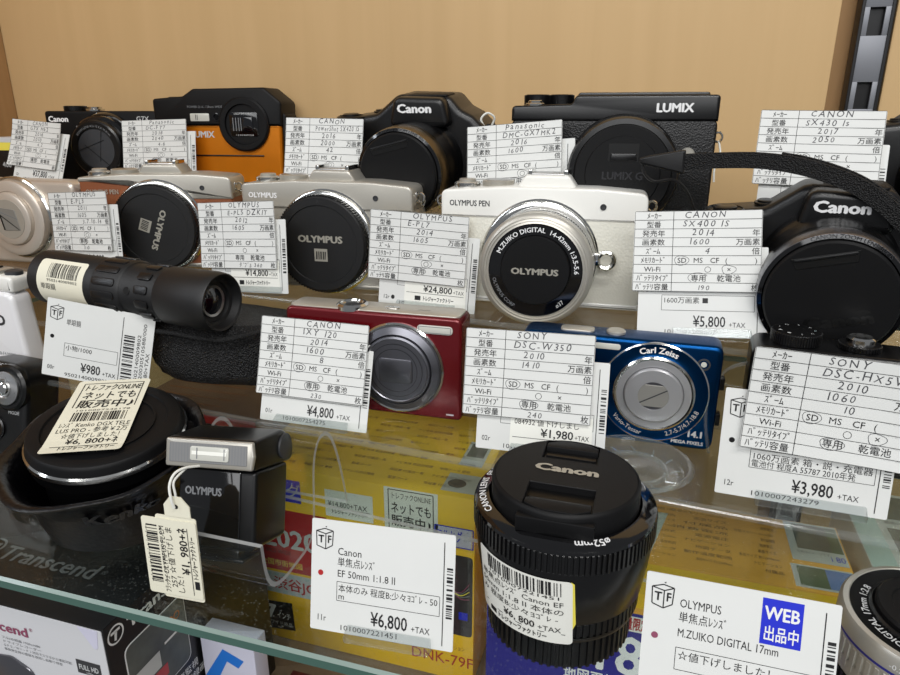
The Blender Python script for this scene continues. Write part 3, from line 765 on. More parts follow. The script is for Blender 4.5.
for x, y, r in ((-47, 18, 8.5), (-32, 20, 8)): gear(d, r-.4, r, 65.5, 72.5, 52, M_blks, UPT(x, y, 0), .5, 4); lathe(d, [(r-.5, 72.4), (r-1.4, 72.8), (.01, 72.8)], M_blkm, UPT(x, y, 0), 32)
d.build('mode_dial', t)
d = MB(); button(d, -47, 6, 66, 4.5, 3.2, M_chrome); d.build('shutter_button', t)
for q in (-1, 1): g = MB(); lug(g, q*60.6, 10, 48, M_chrome, q); tube(g, smooth_path([(q*63.5, 8, 46), (q*65, 6, 38), (q*62.5, 4, 30), (q*63, 4, 22)], 5), .6, M_string, 6) if q > 0 else None; g.build('strap_lug', t)
g = MB(); lathe(g, [(4.2, -1), (4.2, 2), (3.4, 3), (.01, 3)], M_silver, FR(45.5, 0, 38), 24); g.build('release_button', t)
T = FR(8, -2, 28.5)
z = MB(); lathe(z, [(33, -3), (33, 1), (32.4, 2), (31.5, 2), (31.5, 9)], M_blks, T, 72); gear(z, 31.2, 31.8, 9, 19, 90, M_blk, T, .5, 28)
lathe(z, [(31.6, 19), (31.6, 24), (30.4, 26.6), (27.6, 27), (27.4, 25)], M_blks, T, 72); zo = z.build('lens', t)
k = MB(); lathe(k, [(27.3, 24), (27.3, 27.8), (26.6, 28.4), (21.2, 28.4), (20.6, 29), (.01, 29)], M_blkm, T, 72)
cap_clip(k, T, 27, 17, 7, 17, 29, M_blks, M_dk); cap_clip(k, T @ RZ(180), 27, 16, 12.5, 19, 29, M_blks, M_dk)
text(k, 'LUMIX G', 0, -3, 4.4, M_rel, flat(T, 29.15), 'c', bold=.04, fit=23); k.build('lens_cap', zo)

# ---------------------------------------------------------------- orange rugged camera
t = thing('rugged_camera', 'orange and black rugged camera on the top step', 'camera', (-373, 530, 131.3), RZ(9))
b = MB(); L = FR(0, 0, 0)
prism(b, rpoly([(-56, 1, 4), (55, 1, 4), (57, 52, 2), (-58, 52, 2)]), -34, 0, M_orange, L, 2.4, 4)
box(b, -45, 40, -.9, .3, 25.2, 26.4, M_dk, .3)
prism(b, rpoly([(57, 4, 2), (61, 10, 3), (61, 60, 4), (57, 62, 2)]), -30, -3, M_blkm, L, 1, 2)
prism(b, rpoly([(-57, 0, 2), (57, 0, 2), (56, 3.5, 1), (-56, 3.5, 1)]), -34.5, .4, M_blkm, L, 1, 2)
text(b, 'LUMIX', -26, 41, 5.4, M_pale, flat(L, .15), 'l', bold=.035, fit=22); b.build('body', t)
c = MB()
prism(c, rpoly([(-58, 50.5, 1), (2, 50.5, 3), (8, 40, 8), (25, 34, 10), (40, 40, 8), (46, 50.5, 3), (58, 50.5, 1), (59, 70, 5), (44, 82, 4), (-20, 81, 5), (-30, 75, 4), (-58, 73, 3)]), -35, 1.2, M_blkm, L, 2, 3)
text(c, 'POWER O.I.S. / 28mm WIDE', -26, 65.5, 1.9, M_grey, flat(L, 1.35), fit=32); c.build('top_cover', t, 'black upper shell')
l = MB(); T = FR(25, 0, 52)
lathe(l, [(22.5, 0), (22.5, 3), (21, 4.2), (16.8, 4.2), (16.2, 2.2), (.01, 2.2)], M_blkm, T, 64)
prism(l, rrect(-13, 13, -10, 10, 3), 2, 2.6, M_gloss, T, .3, 2)
prism(l, rrect(-1, 8, -5.5, 6, 1.5), 2.4, 3.2, M_glassd, T, .3, 2)
for x in (-10, -7.5, -5, -3): rect(l, x, -5.5, x+.7, 5.5, M_grey, flat(T, 2.75))
text(l, 'LEICA DC VARIO', 0, 8, 1.6, M_pale, flat(T, 2.75), 'c'); text(l, '1:3.3-5.9/4.9-22.8', 0, -9.5, 1.4, M_pale, flat(T, 2.75), 'c', fit=16); l.build('lens', t)
f = MB(); prism(f, rrect(-24, -6.5, 54.5, 61, 1), .6, 1.9, M_flash, L, .4, 2); rect(f, -17.5, 55.5, -17, 60, M_dkg, flat(L, 2)); rect(f, -19, 55.5, -18.4, 60, M_dkg, flat(L, 2)); f.build('flash_window', t)
f = MB(); lathe(f, [(3.4, .5), (3.4, 1.8), (2.6, 1.9), (2, 1.2), (.01, 1.2)], M_gloss, FR(0, 0, 58), 24); f.build('focus_lamp', t)
f = MB(); button(f, -44, 14, 71.5, 6, 3.4, M_blks); button(f, -22, 14, 79.5, 4, 2, M_blks); f.build('shutter_button', t)

# ---------------------------------------------------------------- boxy black compact
t = thing('compact_camera', 'boxy black compact camera with a wide lens at the far left', 'camera', (-499, 532, 131.3), RZ(10)); t.scale = (1.05,)*3
b = MB(); prism(b, rrect(-53, 53, 0, 60, 3), -34, 0, M_blkm, L, 1.2, 3)
text(b, 'Canon', -50, 51, 4.8, M_white, flat(L, .15), bold=.05, fit=19); text(b, 'G7X', 33, 51.5, 4.2, M_pale, flat(L, .15), bold=.02, fit=12); b.build('body', t)
d = MB(); dial(d, -32, 14, 60, 9.5, 4.2, M_blks, 40, M_blk); d.build('mode_dial', t)
d = MB(); button(d, -12, 12, 60, 6, 3.6, M_chrome); d.build('shutter_button', t)
z = MB(); T = FR(4, 0, 29); lathe(z, [(30, 0), (30, 2.5), (28.5, 5), (27.5, 5), (27.2, 12), (26, 13.4), (24.2, 13.6)], M_gloss, T, 72)
lathe(z, [(24.2, 13.6), (23.4, 19), (22, 20), (17, 20), (16.6, 19)], M_blks, T, 72); arctext(z, 'ZOOM LENS 4.2x IS 8.8-36.8mm', 18, 90, 1.8, M_grey, T, 20.1); z.build('lens', t)
k = MB(); lathe(k, [(16.6, 18.8), (.01, 19.2)], M_dkg, T, 48)
for a in (20, 140, 260): rect(k, -16, -.25, 10, .25, M_dk, (lambda TT: flat(TT, 19.3))(T @ RZ(a) @ TR(0, 4, 0))); 
k.build('lens_shutter', t)

# ---------------------------------------------------------------- champagne compact
t = thing('compact_camera', 'champagne-coloured compact camera with closed lens shutter at the left edge', 'camera', (-455, 391, 84), RZ(2))
b = MB(); prism(b, rrect(-50, 52, 0, 62, 6), -22, 0, M_champ, L, 3.2, 5); b.build('body', t)
d = MB(); tube(d, [(53, 12, 44), (54.5, 12, 47), (54.5, 12, 50), (53, 12, 52)], .8, M_chrome, 6); d.build('strap_lug', t)
z = MB(); T = FR(0, 0, 35)
lathe(z, [(30, -1), (30, 1.2), (28.8, 2.2), (28.4, 1.2)], M_chrome, T, 72)
lathe(z, [(28, 0), (27.4, 6), (25.6, 7), (20, 7)], M_champ, T, 72)
lathe(z, [(20, 7), (19.6, 6.2), (18.8, 9.4), (17.6, 10), (12.5, 10)], M_champ, T, 72); z.build('lens', t)
k = MB(); lathe(k, [(14.4, 9.9), (14.2, 10.3), (.01, 10.3)], M_silver, T, 48)
prism(k, rpoly([(-8.5, 8.5, 1), (7, 7, 1), (9.5, -8, 1), (-5, -8.5, 1)]), 10.2, 10.7, M_irisg, T, .2, 1)
poly(k, [(-8.2, 8), (-7, 8.2), (-3.8, -7.8), (-5, -8)], M_dk, flat(T, 10.85)); poly(k, [(-7.2, 3), (8.6, -7.6), (8.7, -7), (-7, 3.8)], M_dk, flat(T, 10.85)); poly(k, [(-7, 5), (8.4, .2), (8.4, .6), (-7, 5.6)], M_grey, flat(T, 10.85)); k.build('lens_shutter', t)

# ---------------------------------------------------------------- pearl white compact by the left edge
t = thing('camcorder', 'pearl white video camera cut off by the left edge', 'camera', (-398, 300, 42.3), RZ(-3))
b = MB(); prism(b, rpoly([(-34, 0, 6), (35, 0, 4), (31, 48, 7), (-34, 48, 6)]), -14, 0, M_pearl, L, 3, 5)
text(b, 'HD', 22, 27, 7, M_dkg, flat(L, .15), 'r', bold=.05); text(b, 'F2.8-F4.0MMS', 25, 7, 2.2, M_grey, flat(L, .15), 'r'); b.build('body', t)
c = MB(); prism(c, rpoly([(-34, 48, 0), (31, 48, 1), (33, 58, 4), (-34, 58, 4)]), -17, -1, M_wpaint, L, 2, 3); c.build('top_cover', t)
c = MB(); box(c, 6, 20, 4, 14, 57.5, 60.5, M_silver, .6); box(c, 8, 14, 6, 12, 60, 61.6, M_blks, .5); c.build('zoom_lever', t)
c = MB(); lathe(c, [(5, 0), (5, 2), (4, 2.6), (.01, 2.4)], M_dkg, UPT(26, 9, 57.6), 28); c.build('shutter_button', t)

# ---------------------------------------------------------------- red compact
t = thing('compact_camera', 'glossy red compact camera with a dark grey round lens', 'camera', (-135, 303, 42.3), RZ(1.5))
b = MB(); prism(b, rpoly([(-48, 0, 3), (48, 0, 3), (48, 55, 4), (-48, 55, 4)]), -19, 0, M_red, L, 1.8, 4)
f = flat(L, .12); text(b, 'Canon', -44, 44.5, 3.8, M_pale, f, bold=.05); b.build('body', t)
c = MB(); prism(c, rrect(-46.5, 46.5, 1.6, 18, 4), 54.4, 55.6, M_silver, UP, .5, 2); c.build('top_plate', t)
c = MB(); lathe(c, [(8.4, -1.2), (8.4, .8), (7.2, 1.8), (6.2, 1.8), (5.8, .9), (.01, .9)], M_chrome, UPT(-13, 8, 55.6), 40); c.build('zoom_ring', t)
c = MB(); prism(c, rrect(5, 13, 6, 11, 2.4), 55.4, 56.2, M_chrome, UP, .3, 2); text(c, 'ON/OFF', 26, 8, 1.3, M_dkg, lambda u, v: (u, v, 55.75), 'c'); c.build('power_button', t)
z = MB(); T = FR(14.5, 0, 26.5)
lathe(z, [(24.4, -1), (24.4, .8), (23.6, 1.6), (22.8, 1.4)], M_chrome, T, 80)
lathe(z, [(22.8, 1.4), (22.4, 2.2), (19, 3.6), (18.4, 2.6)], M_gun, T, 80)
lathe(z, [(18.4, 2.6), (18, 4.2), (17, 4.6), (16.6, 4.2)], M_gun, T, 80)
lathe(z, [(16.6, 4.2), (.01, 4.6)], M_gun, T, 80)
for r in (11.5, 14.2): ringmark(z, 0, 0, r, r, .2, M_dk, flat(T, 4.5), 48)
z.build('lens', t)
k = MB(); prism(k, rrect(-9, 9, -6.5, 6.5, 2.5), 4.3, 5.1, M_gun, T, .4, 2); k.build('lens_shutter', t)
f = MB(); prism(f, rrect(25, 43.5, 46.4, 50.8, 2.1), -.5, .7, M_flash, L, .4, 2); frame(f, 26, 47, 42.5, 50.2, .3, M_grey, flat(L, .8)); f.build('flash_window', t)
f = MB(); rect(f, 40, 2.8, 44, 3.6, M_pale, flat(L, .15)); text(f, 'IXY', -40, 4, 2.4, M_pale, flat(L, .15)); f.build('front_lettering', t)

# ---------------------------------------------------------------- blue compact
t = thing('compact_camera', 'metallic blue compact camera with a bright ringed lens', 'camera', (-11.8, 307, 42.3), RZ(0))
b = MB(); prism(b, rrect(-46, 46, 0, 52, 5), -17, 0, M_bluem, L, 2.2, 4)
f = flat(L, .15)
text(b, '14.1', 41, 6.6, 3.2, M_pale, f, 'r', bold=.05); text(b, 'MEGA PIXELS', 42, 2.8, 1.7, M_pale, f, 'r', bold=.04, fit=14.5)
text(b, 'SONY', -42, 44, 3.4, M_pale, f, bold=.03); b.build('body', t)
c = MB(); prism(c, rrect(-28, -12, 4, 12, 3), 51.6, 53, M_silver, UP, .5, 2); c.build('power_button', t); c = MB(); lathe(c, [(4.5, 0), (4.5, 1.2), (3.8, 1.8), (.01, 1.8)], M_silver, UPT(-2, 8, 51.8), 28); c.build('shutter_button', t)
z = MB(); T = FR(17.5, 0, 27)
lathe(z, [(24.6, -1), (24.6, .6), (24, 1.1)], M_chrome, T, 96); lathe(z, [(24, 1.1), (23.6, .9), (18.6, .9)], M_bluem, T, 96)
lathe(z, [(18.6, .9), (18.4, 2.6), (17.6, 3.2), (16.8, 3)], M_chrome, T, 96); lathe(z, [(16.8, 3), (13.6, 3)], M_steel, T, 96)
lathe(z, [(13.6, 3), (13.4, 2), (13.2, 4.6), (12.6, 5.2), (7, 5.2), (6.8, 4.6)], M_steel, T, 96)
arctext(z, 'Carl Zeiss', 19.8, 88, 2.9, M_white, T, 1.05, bold=.03); arctext(z, 'Vario-Tessar', 22.2, -122, 2.3, M_pale, T, 1.05, outward=False); arctext(z, '2.7-5.7/4.7-18.8', 22.2, -45, 2.3, M_pale, T, 1.05, outward=False)
z.build('lens', t)
k = MB(); lathe(k, [(8.4, 4.4), (.01, 4.6)], M_gun, T, 48); prism(k, rpoly([(-7.6, -3, 2.5), (-5.5, -5.4, 1.5), (5.5, -5.4, 1.5), (7.6, -3, 2.5), (7.6, 3, 2.5), (5.5, 5.4, 1.5), (-5.5, 5.4, 1.5), (-7.6, 3, 2.5)]), 4.5, 5, M_irisg, T, .2, 1); poly(k, [(-6.4, -3.8), (-6, -4.2), (6.4, 3.4), (6, 3.8)], M_dkg, flat(T, 5.1)); k.build('lens_shutter', t)
f = MB(); prism(f, rrect(-11, 1, 46.2, 49, 1.4), -.5, .6, M_flash, L, .3, 2); f.build('flash_window', t)
f = MB(); lathe(f, [(2.9, -.5), (2.9, .4), (2.2, .5), (1.8, -.6), (.01, -.2)], M_dkg, FR(38, 0, 43), 24); lathe(f, [(1.4, -.3), (1.2, .3), (.01, .4)], M_flash, FR(38, 0, 43), 20); f.build('focus_lamp', t)
f = MB()
for z_ in (14, 32): box(f, 45.6, 48.5, 6, 11, z_-3, z_+3, M_blks, .5)
f.build('strap_eyelet', t)

# ---------------------------------------------------------------- black compact behind the large right-hand note
t = thing('compact_camera', 'black compact camera with ribbed dial behind the large note at the right edge', 'camera', (96, 304, 42.3), RZ(-4)); t.scale = (1, 1, .965)
b = MB(); prism(b, rpoly([(-51, 0, 4), (51, 0, 4), (51, 56, 4), (-51, 56, 6)]), -24, 0, M_blks, L, 2.5, 4)
text(b, 'SONY', -46, 45, 3.4, M_pale, flat(L, .15), bold=.03)
f = lambda u, v: (u, v, 56.12); text(b, 'ON/OFF', 33, 9, 1.6, M_pale, f, 'c'); text(b, 'GPS', 30, 15, 1.4, M_pale, f, 'c'); b.build('body', t)
d = MB(); dial(d, -33, 13, 56, 10.5, 5.4, M_blk, 56, M_blks)
for k_ in range(9): a = 2*PI*k_/9; text(d, 'PASM♪▲●SC'[k_], -33+7.4*math.cos(a), 13+7.4*math.sin(a)-.6, 1.5, M_pale if k_ else M_mint, lambda u, v: (u, v, 61.8), 'c')
d.build('mode_dial', t)
d = MB(); dial(d, -8, 12, 56, 8.5, 2.6, M_blks, 40); lathe(d, [(5.6, 2.6), (5.6, 5), (4.6, 5.8), (.01, 5.4)], M_chrome, UPT(-8, 12, 56), 32); d.build('shutter_button', t)
d = MB(); prism(d, rrect(8, 24, 8, 14, 2), 55.8, 56.8, M_blk, UP, .4, 2); d.build('power_button', t)
z = MB(); lathe(z, [(24, 0), (23, 4), (20, 5), (.01, 5)], M_blks, FR(8, 0, 27), 64); z.build('lens', t)
w = MB(); tube(w, smooth_path([(-51, 10, 44), (-60, 4, 41), (-66, 0, 30), (-66, -4, 16), (-63, -6, 2)], 6), .8, M_hold, 6); w.build('security_wire', t, 'clear plastic loop')
# ---------------------------------------------------------------- black monocular on its pouch
def axis_frame(p, q):
    """frame at p whose local Z runs to q and local Y points up"""
    z = (Vector(q)-Vector(p)).normalized(); x = Vector((0, 0, 1)).cross(z).normalized(); y = z.cross(x)
    return Matrix(((x.x, y.x, z.x, p[0]), (x.y, y.y, z.y, p[1]), (x.z, y.z, z.z, p[2]), (0, 0, 0, 1)))
A = axis_frame((-353, 316, 98), (-219, 302, 95.5))
t = thing('monocular', 'black monocular lying on its mesh pouch', 'monocular', (-353, 316, 98), A); t.scale = (1.04, 1.04, 1.06)
b = MB(); lathe(b, [(.01, 3), (12.5, 3), (13, 0), (14.6, 0), (15.6, 1.2), (15.6, 49), (15, 50)], M_rubber, UP, 72); b.build('barrel', t)
f = MB(); lathe(f, [(15, 49), (16.3, 50), (16.3, 68), (15.4, 69.4)], M_rubber, UP, 72)
for k in range(14):
    T = RZ(k*360/14) @ TR(16.1, 0, 59) @ RY(90)
    prism(f, rrect(-8, 8, -2.2, 2.2, 2), -.4, .9, M_blk, T, .5, 2)
f.build('focus_ring', t)
e = MB(); lathe(e, [(15.4, 69), (14.6, 70.5), (14.6, 91), (14.2, 92)], M_rubber, UP, 72)
for k in range(12):
    T = RZ(k*30+10) @ TR(14.4, 0, 84) @ RY(90); prism(e, rrect(-4.4, 4.4, -2.3, 2.3, 1.6), -.4, 1.2, M_blk, T, .5, 2)
prism(e, circ(0, 0, 2.2, 2.2, 20), -.2, .3, M_dk, RZ(166) @ TR(14.6, 0, 74.5) @ RY(90), .1, 1); e.build('draw_tube', t)
e = MB(); lathe(e, [(14.2, 91), (15.6, 93), (16, 120), (15.6, 124), (15, 125), (14, 124.4), (12.8, 120.5), (11, 120), (10.6, 118.5), (8.4, 118)], M_rubber, UP, 72); e.build('eyecup', t)
g = MB(); lathe(g, [(8.6, 118), (8.3, 119), (7, 118.6)], M_alu, UP, 40); lathe(g, [(7.1, 118.6), (4, 119.8), (.01, 120.2)], M_glassd, UP, 40); g.build('eyepiece_glass', t)
l = MB()
def ml(R):    # local direction towards the viewer; u along the barrel, v upwards around it
    def fn(u, v):
        a = math.radians(180+66)-v/15.6
        return (R*math.cos(a), R*math.sin(a), u)
    return fn
a_ = [0, 0]
def mlab(R): return lambda u, v: (-R*math.cos((v-17)/15.6), R*math.sin((v-17)/15.6), u)
sgn = 1
sheet(l, 9, -8, 44, 33, M_cream, mlab(15.75), 4, 16, 2)
bars(l, 17, 22, 40, 30.5, M_ink, mlab(15.85), True, 31, .3); text(l, '9502140009802', 17, 19.8, 1.5, M_ink, mlab(15.85), fit=23)
text(l, '単眼鏡', 12, 15.4, 2.8, M_ink, mlab(15.85)); text(l, '¥980+TAX', 26, 4, 3.2, M_ink, mlab(15.85), bold=.02); hline(l, 12, 42, 2.6, .3, M_ink, mlab(15.85))
l.build('price_sticker', t, 'cream price sticker with barcode')

p = MB()
rings = []; N = 44
for z_, cx, cy, ax, ay in ((42.3, -264, 318, 28, 14), (43.5, -264, 318, 36, 19), (52, -262, 319, 41, 24), (62, -262, 320, 44, 26), (72, -262, 320, 46, 25), (77.5, -262, 321, 46, 23), (80, -262, 321, 43, 21), (80.4, -262, 321, 28, 12)):
    ring = []
    for k in range(N):
        a = 2*PI*k/N; e = .62; c_, s_ = math.cos(a), math.sin(a)
        ring.append((cx+ax*math.copysign(abs(c_)**e, c_)+1.2*math.sin(3*a+z_*.2), cy+ay*math.copysign(abs(s_)**e, s_)+1.4*math.sin(5*a+z_*.3), z_+(1.0*math.sin(2*a) if 44 < z_ < 80 else 0)))
    rings.append(ring)
o_ = (-265, 318, 42); P0_ = (-247, 327, 42.3)
vs = [tuple(Vector(q)-Vector(o_)) for r in rings for q in r]; fs = []
for k in range(len(rings)-1):
    for i in range(N): j = (i+1) % N; fs.append((k*N+i, k*N+j, (k+1)*N+j, (k+1)*N+i))
fs.append(tuple((len(rings)-1)*N+i for i in range(N))); fs.append(tuple(range(N-1, -1, -1)))
p.add(vs, fs, M_mesh, True)
po = single('mesh_pouch', p, 'soft black mesh pouch under the monocular', 'pouch', P0_, sharp=80)
h = MB(); tube(h, smooth_path([(-24, -26, 33), (-8, -27, 33.5), (20, -27, 32), (40, -23, 36), (47, -6, 37), (42, 14, 37)], 6), 1.3, M_strap, 8); h.build('hem', po)

# ---------------------------------------------------------------- black unit with a silver joystick dial
t = thing('remote_control', 'black control unit with a silver round dial at the left edge', 'remote control', (-351, 263, 0.2)); t.scale = (.94,)*3
L = FR(0, 0, 0) @ RX(-12); b = MB()
prism(b, rpoly([(-26, 0, 6), (12, 0, 6), (15, 60, 14), (-26, 62, 8)]), -26, 0, M_blk, L, 4, 5)
f = flat(L, .15); text(b, 'FOCUS', -2, 60.5-2.2, 2.2, M_pale, f, 'c'); text(b, 'MODE', 4, 29, 2.2, M_pale, f, 'c'); text(b, 'FUNC', -17, 24, 2, M_pale, f, 'c'); b.build('body', t)
d = MB(); T = L @ TR(2, 46, 0); lathe(d, [(14.5, -1), (14.5, 2), (13, 3.4), (11, 3.4)], M_blks, T, 48); d.build('dial_rim', t)
d = MB(); lathe(d, [(10.8, 3), (10.4, 4.6), (6, 5.4), (4.8, 4.4)], M_alu, T, 48); lathe(d, [(4.8, 4.2), (4, 6.6), (2.6, 7.4), (.01, 7.2)], M_chrome, T, 32); d.build('dial', t, 'silver dial')
d = MB(); lathe(d, [(8, -1), (8, 1), (7, 1.6), (5, 1), (.01, 1)], M_blks, L @ TR(-11, 19, 0), 36); d.build('thumb_stick', t)

# ---------------------------------------------------------------- teleconverter in its leather pouch
p = MB(); N = 72
prof = [(24, 0.2, 0), (29, 0.6, 0), (31.5, 3, 0), (32.5, 10, 0), (35, 22, .4), (39, 33, 1), (43.5, 40, 1.6), (46.5, 43, 2), (47, 44.5, 2), (46, 45.5, 2), (43.5, 45, 1.6), (40, 40, 1), (37, 30, .5), (35.4, 15, 0), (34, 3, 0), (.01, 2.6, 0)]
vs = []
for r, z_, w in prof:
    for k in range(N):
        a = 2*PI*k/N; rr = r+w*(.9*math.sin(3*a+.6)+.6*math.sin(7*a))-(.8*math.sin(5*a+z_*.15) if 5 < z_ < 40 and r > 30 else 0)
        vs.append((rr*math.cos(a)+z_*.03, rr*math.sin(a)*.97-z_*.14, z_*(1+(.16*math.sin(a)-.1*math.cos(a))*min(1, r/44))+w*1.6*math.cos(a-.4)))
fs = []
for k in range(len(prof)-1):
    for i in range(N): j = (i+1) % N; fs.append((k*N+i, k*N+j, (k+1)*N+j, (k+1)*N+i))
fs.append(tuple(range(N-1, -1, -1)))
p.add(vs, fs, M_hide, True)
def pf(R0):      # on the leather, below the lip
    def fn(u, v):
        a = math.radians(-42)+u/40; z_ = 30+v; r = R0+35+(z_-22)*.37
        r -= .8*math.sin(5*a+z_*.15)-.9*(z_-22)/11*.9
        return (r*math.cos(a)+z_*.03, r*math.sin(a)*.97-z_*.14, z_*(1+(.16*math.sin(a)-.1*math.cos(a))*min(1, r/44)))
    return fn
text(p, 'Kenko', 0, -6, 9.5, M_rel, pf(.25), 'c', bold=.05, fit=36, shear=.15)
po = single('lens_pouch', p, 'open black leather pouch holding the lens with the online-shop sticker', 'pouch', (-244, 235, 0), sharp=70)
tb = MB(); prism(tb, rrect(-9, 9, -14, 14, 4), 0, 3.5, M_hide, TR(38, 14, 41) @ RZ(28) @ RY(14), 1.2, 3); tb.build('flap', po)
t = thing('teleconverter_lens', 'black teleconverter lens in a leather pouch, with a price sticker on top', 'lens', (-244, 237, 4.2), RX(9) @ RY(5))
b = MB(); lathe(b, [(.01, 0), (30, 0), (30.6, 2), (30.6, 36), (34.2, 38), (34.8, 44)], M_blks, UP, 80); b.build('barrel', t)
r = MB(); lathe(r, [(34.8, 43.6), (35.6, 44.4), (35.4, 46.2), (34.6, 47)], M_chrome, UP, 96); r.build('mount_ring', t, 'polished metal ring')
b = MB(); lathe(b, [(34.6, 46.8), (33.8, 50), (33.2, 51.4), (32.6, 51.8), (27.6, 51.8), (27, 50.8), (.01, 50.8)], M_blkm, UP, 96)
lathe(b, [(22, 50.8), (22, 51.6), (21, 51.7), (21, 50.8)], M_blkm, UP, 64); b.build('rear_cap', t)
s = MB(); T = TR(-7, 4, 52.05) @ RZ(26)
cv = lambda x, y: .3+.012*max(0, -y-20)**2
fn = lambda x, y: tuple(T @ Vector((x, y, cv(x, y)+.1))); ik = lambda x, y: tuple(T @ Vector((x, y, cv(x, y)+.22))); bk = lambda x, y: tuple(T @ Vector((x, y, cv(x, y))))
w = 17.2; h = 30.5; K = lambda f_: -w+2*w*f_; V = lambda f_: -h+2*h*f_
sheet(s, -w, -h, w, h, M_cream, fn, 5, 12, 2, bk)
hline(s, K(.1), K(.92), V(.95), .45, M_ink, ik); vline(s, K(.1), V(.60), V(.95), .45, M_ink, ik); vline(s, K(.92), V(.60), V(.95), .45, M_ink, ik)
text(s, 'トレファクONLINE', K(.51), V(.85), 4.3, M_ink, ik, 'c', fit=27, bold=.012, shear=.1)
text(s, 'ネットでも', K(.51), V(.725), 5.2, M_ink, ik, 'c', fit=25, bold=.014, shear=.1); text(s, '販売中♪', K(.51), V(.60), 5.4, M_ink, ik, 'c', fit=26, bold=.014, shear=.1)
bars(s, K(.16), V(.41), K(.9), V(.53), M_ink, ik, True, 41, .3); text(s, '1010007246178', K(.16), V(.545), 1.3, M_ink, ik, fit=25)
text(s, 'ﾚﾝｽﾞ Kenko DGX TELE', K(.06), V(.335), 3.2, M_ink, ik, fit=31); text(s, 'LUS PRO - 参考￥2万', K(.06), V(.265), 3.2, M_ink, ik, fit=31); text(s, '☆値下げしました！', K(.16), V(.195), 3, M_ink, ik, fit=25)
text(s, '¥6, 800+ﾈ', K(.9), V(.115), 4, M_ink, ik, 'r', bold=.016, fit=22); hline(s, K(.1), K(.93), V(.085), .4, M_ink, ik); text(s, 'トレジャーファクトリー', K(.9), V(.035), 2.6, M_ink, ik, 'r', fit=24, bold=.02)
s.build('price_sticker', t, 'cream online-shop price sticker')

# ---------------------------------------------------------------- clip-on flash on a clear easel
EP = [(278, 1), (272, 26), (266, 42), (260, 49), (253, 49.5), (248, 44), (245.5, 35), (244, 20), (242, 9), (236, 2.6), (222, 1.2), (214, 1.2), (207, 3.4), (202.8, 9), (201, 17), (200.2, 27)]
ep = smooth_path([(0, y, z) for y, z in EP], 4)
e = MB(); vs = []; n = len(ep); TH = 1.0
for sx in (-198, -141):
    for k in range(n):
        d = (Vector(ep[min(n-1, k+1)])-Vector(ep[max(0, k-1)])).normalized(); nn = Vector((0, -d.z, d.y))*TH
        for q in (-1, 1): vs.append((sx, ep[k][1]+q*nn.y, ep[k][2]+q*nn.z))
fsf = []; fse = []
O = 2*n
for k in range(n-1):
    for q in (0, 1): fsf.append((2*k+q, 2*k+2+q, O+2*k+2+q, O+2*k+q))
    for o_ in (0, O): fse.append((o_+2*k, o_+2*k+1, o_+2*k+3, o_+2*k+2))
for k in (0, n-1): fse.append((2*k, 2*k+1, O+2*k+1, O+2*k))
vs = [(x+170, y-236, z) for x, y, z in vs]
e.add(vs, fsf, M_acr, True); e.add(vs, fse, M_wire, False)
single('acrylic_easel', e, 'clear bent acrylic easel carrying the flash', 'display stand', (-170, 236, 0), sharp=60)

t = thing('camera_flash', 'black clip-on flash with a silver-framed lamp on the clear easel', 'flash', (-171.5, 207, 8.5), RZ(3) @ RX(-19) @ RY(-3))
L = FR(0, 0, 0); b = MB()
prism(b, rpoly([(-13, 5, 2), (20, 5, 4), (20, 40, 2), (-17, 40, 2)]), -29, 0, M_blks, L, 1.8, 4)
prism(b, rpoly([(-17, 6, 1), (13, 6, 1), (13, 39.5, 1), (-17, 39.5, 1)]), -10, .5, M_gloss, L, .6, 2)
text(b, 'OLYMPUS', -14, 28.5, 3.4, M_grey, flat(L, .65), bold=.05, fit=18); rect(b, -14, 21.6, -11.5, 22.1, M_grey, flat(L, .65)); b.build('body', t)
f = MB(); box(f, -9, 12, 1, 13, 0, 5.5, M_blks, .6); box(f, -11, 15, 0, 14, 0, 1.6, M_blks, .5); f.build('shoe_foot', t)
h = MB(); prism(h, rpoly([(-3, 40.5, 2), (33, 40.5, 4), (33, 50, 6), (22, 56, 8), (-3, 53.5, 2)]), -21.5, 20.5, M_blks, SIDE, 1.2, 3); 
prism(h, circ(23.5, 48, 6, 6, 36), 20, 21.6, M_dkg, SIDE, .5, 2); ho = h.build('tilting_head', t)
g = MB(); T = TR(0, -3, 0) @ FRONT
prism(g, rpoly([(-21, 41, 1), (20.5, 41, 1), (21.5, 47, 1), (20.5, 53.2, 1), (-21, 53.2, 1)]), 0, 2.4, M_silver, T, .9, 3)
prism(g, rrect(-19, 18.4, 43, 51.6, .6), 2.2, 2.7, M_flashg, T, .2, 1); 
for k in range(26): x = -18.6+k*1.42; rect(g, x, 43.3, x+.35, 51.3, M_grey, flat(T, 2.76))
g.build('lamp_frame', ho, 'silver lamp frame')
g = MB(); prism(g, rrect(-8.5, 10, 44.2, 50.4, 1.2), 2.5, 3.3, M_flash, T, .4, 2); rect(g, -7.5, 46.8, 9, 48.4, M_stick, flat(T, 3.4)); vline(g, -5, 45, 49.8, .5, M_grey, flat(T, 3.42)); vline(g, 8, 45, 49.8, .4, M_grey, flat(T, 3.42)); g.build('lamp_window', ho)

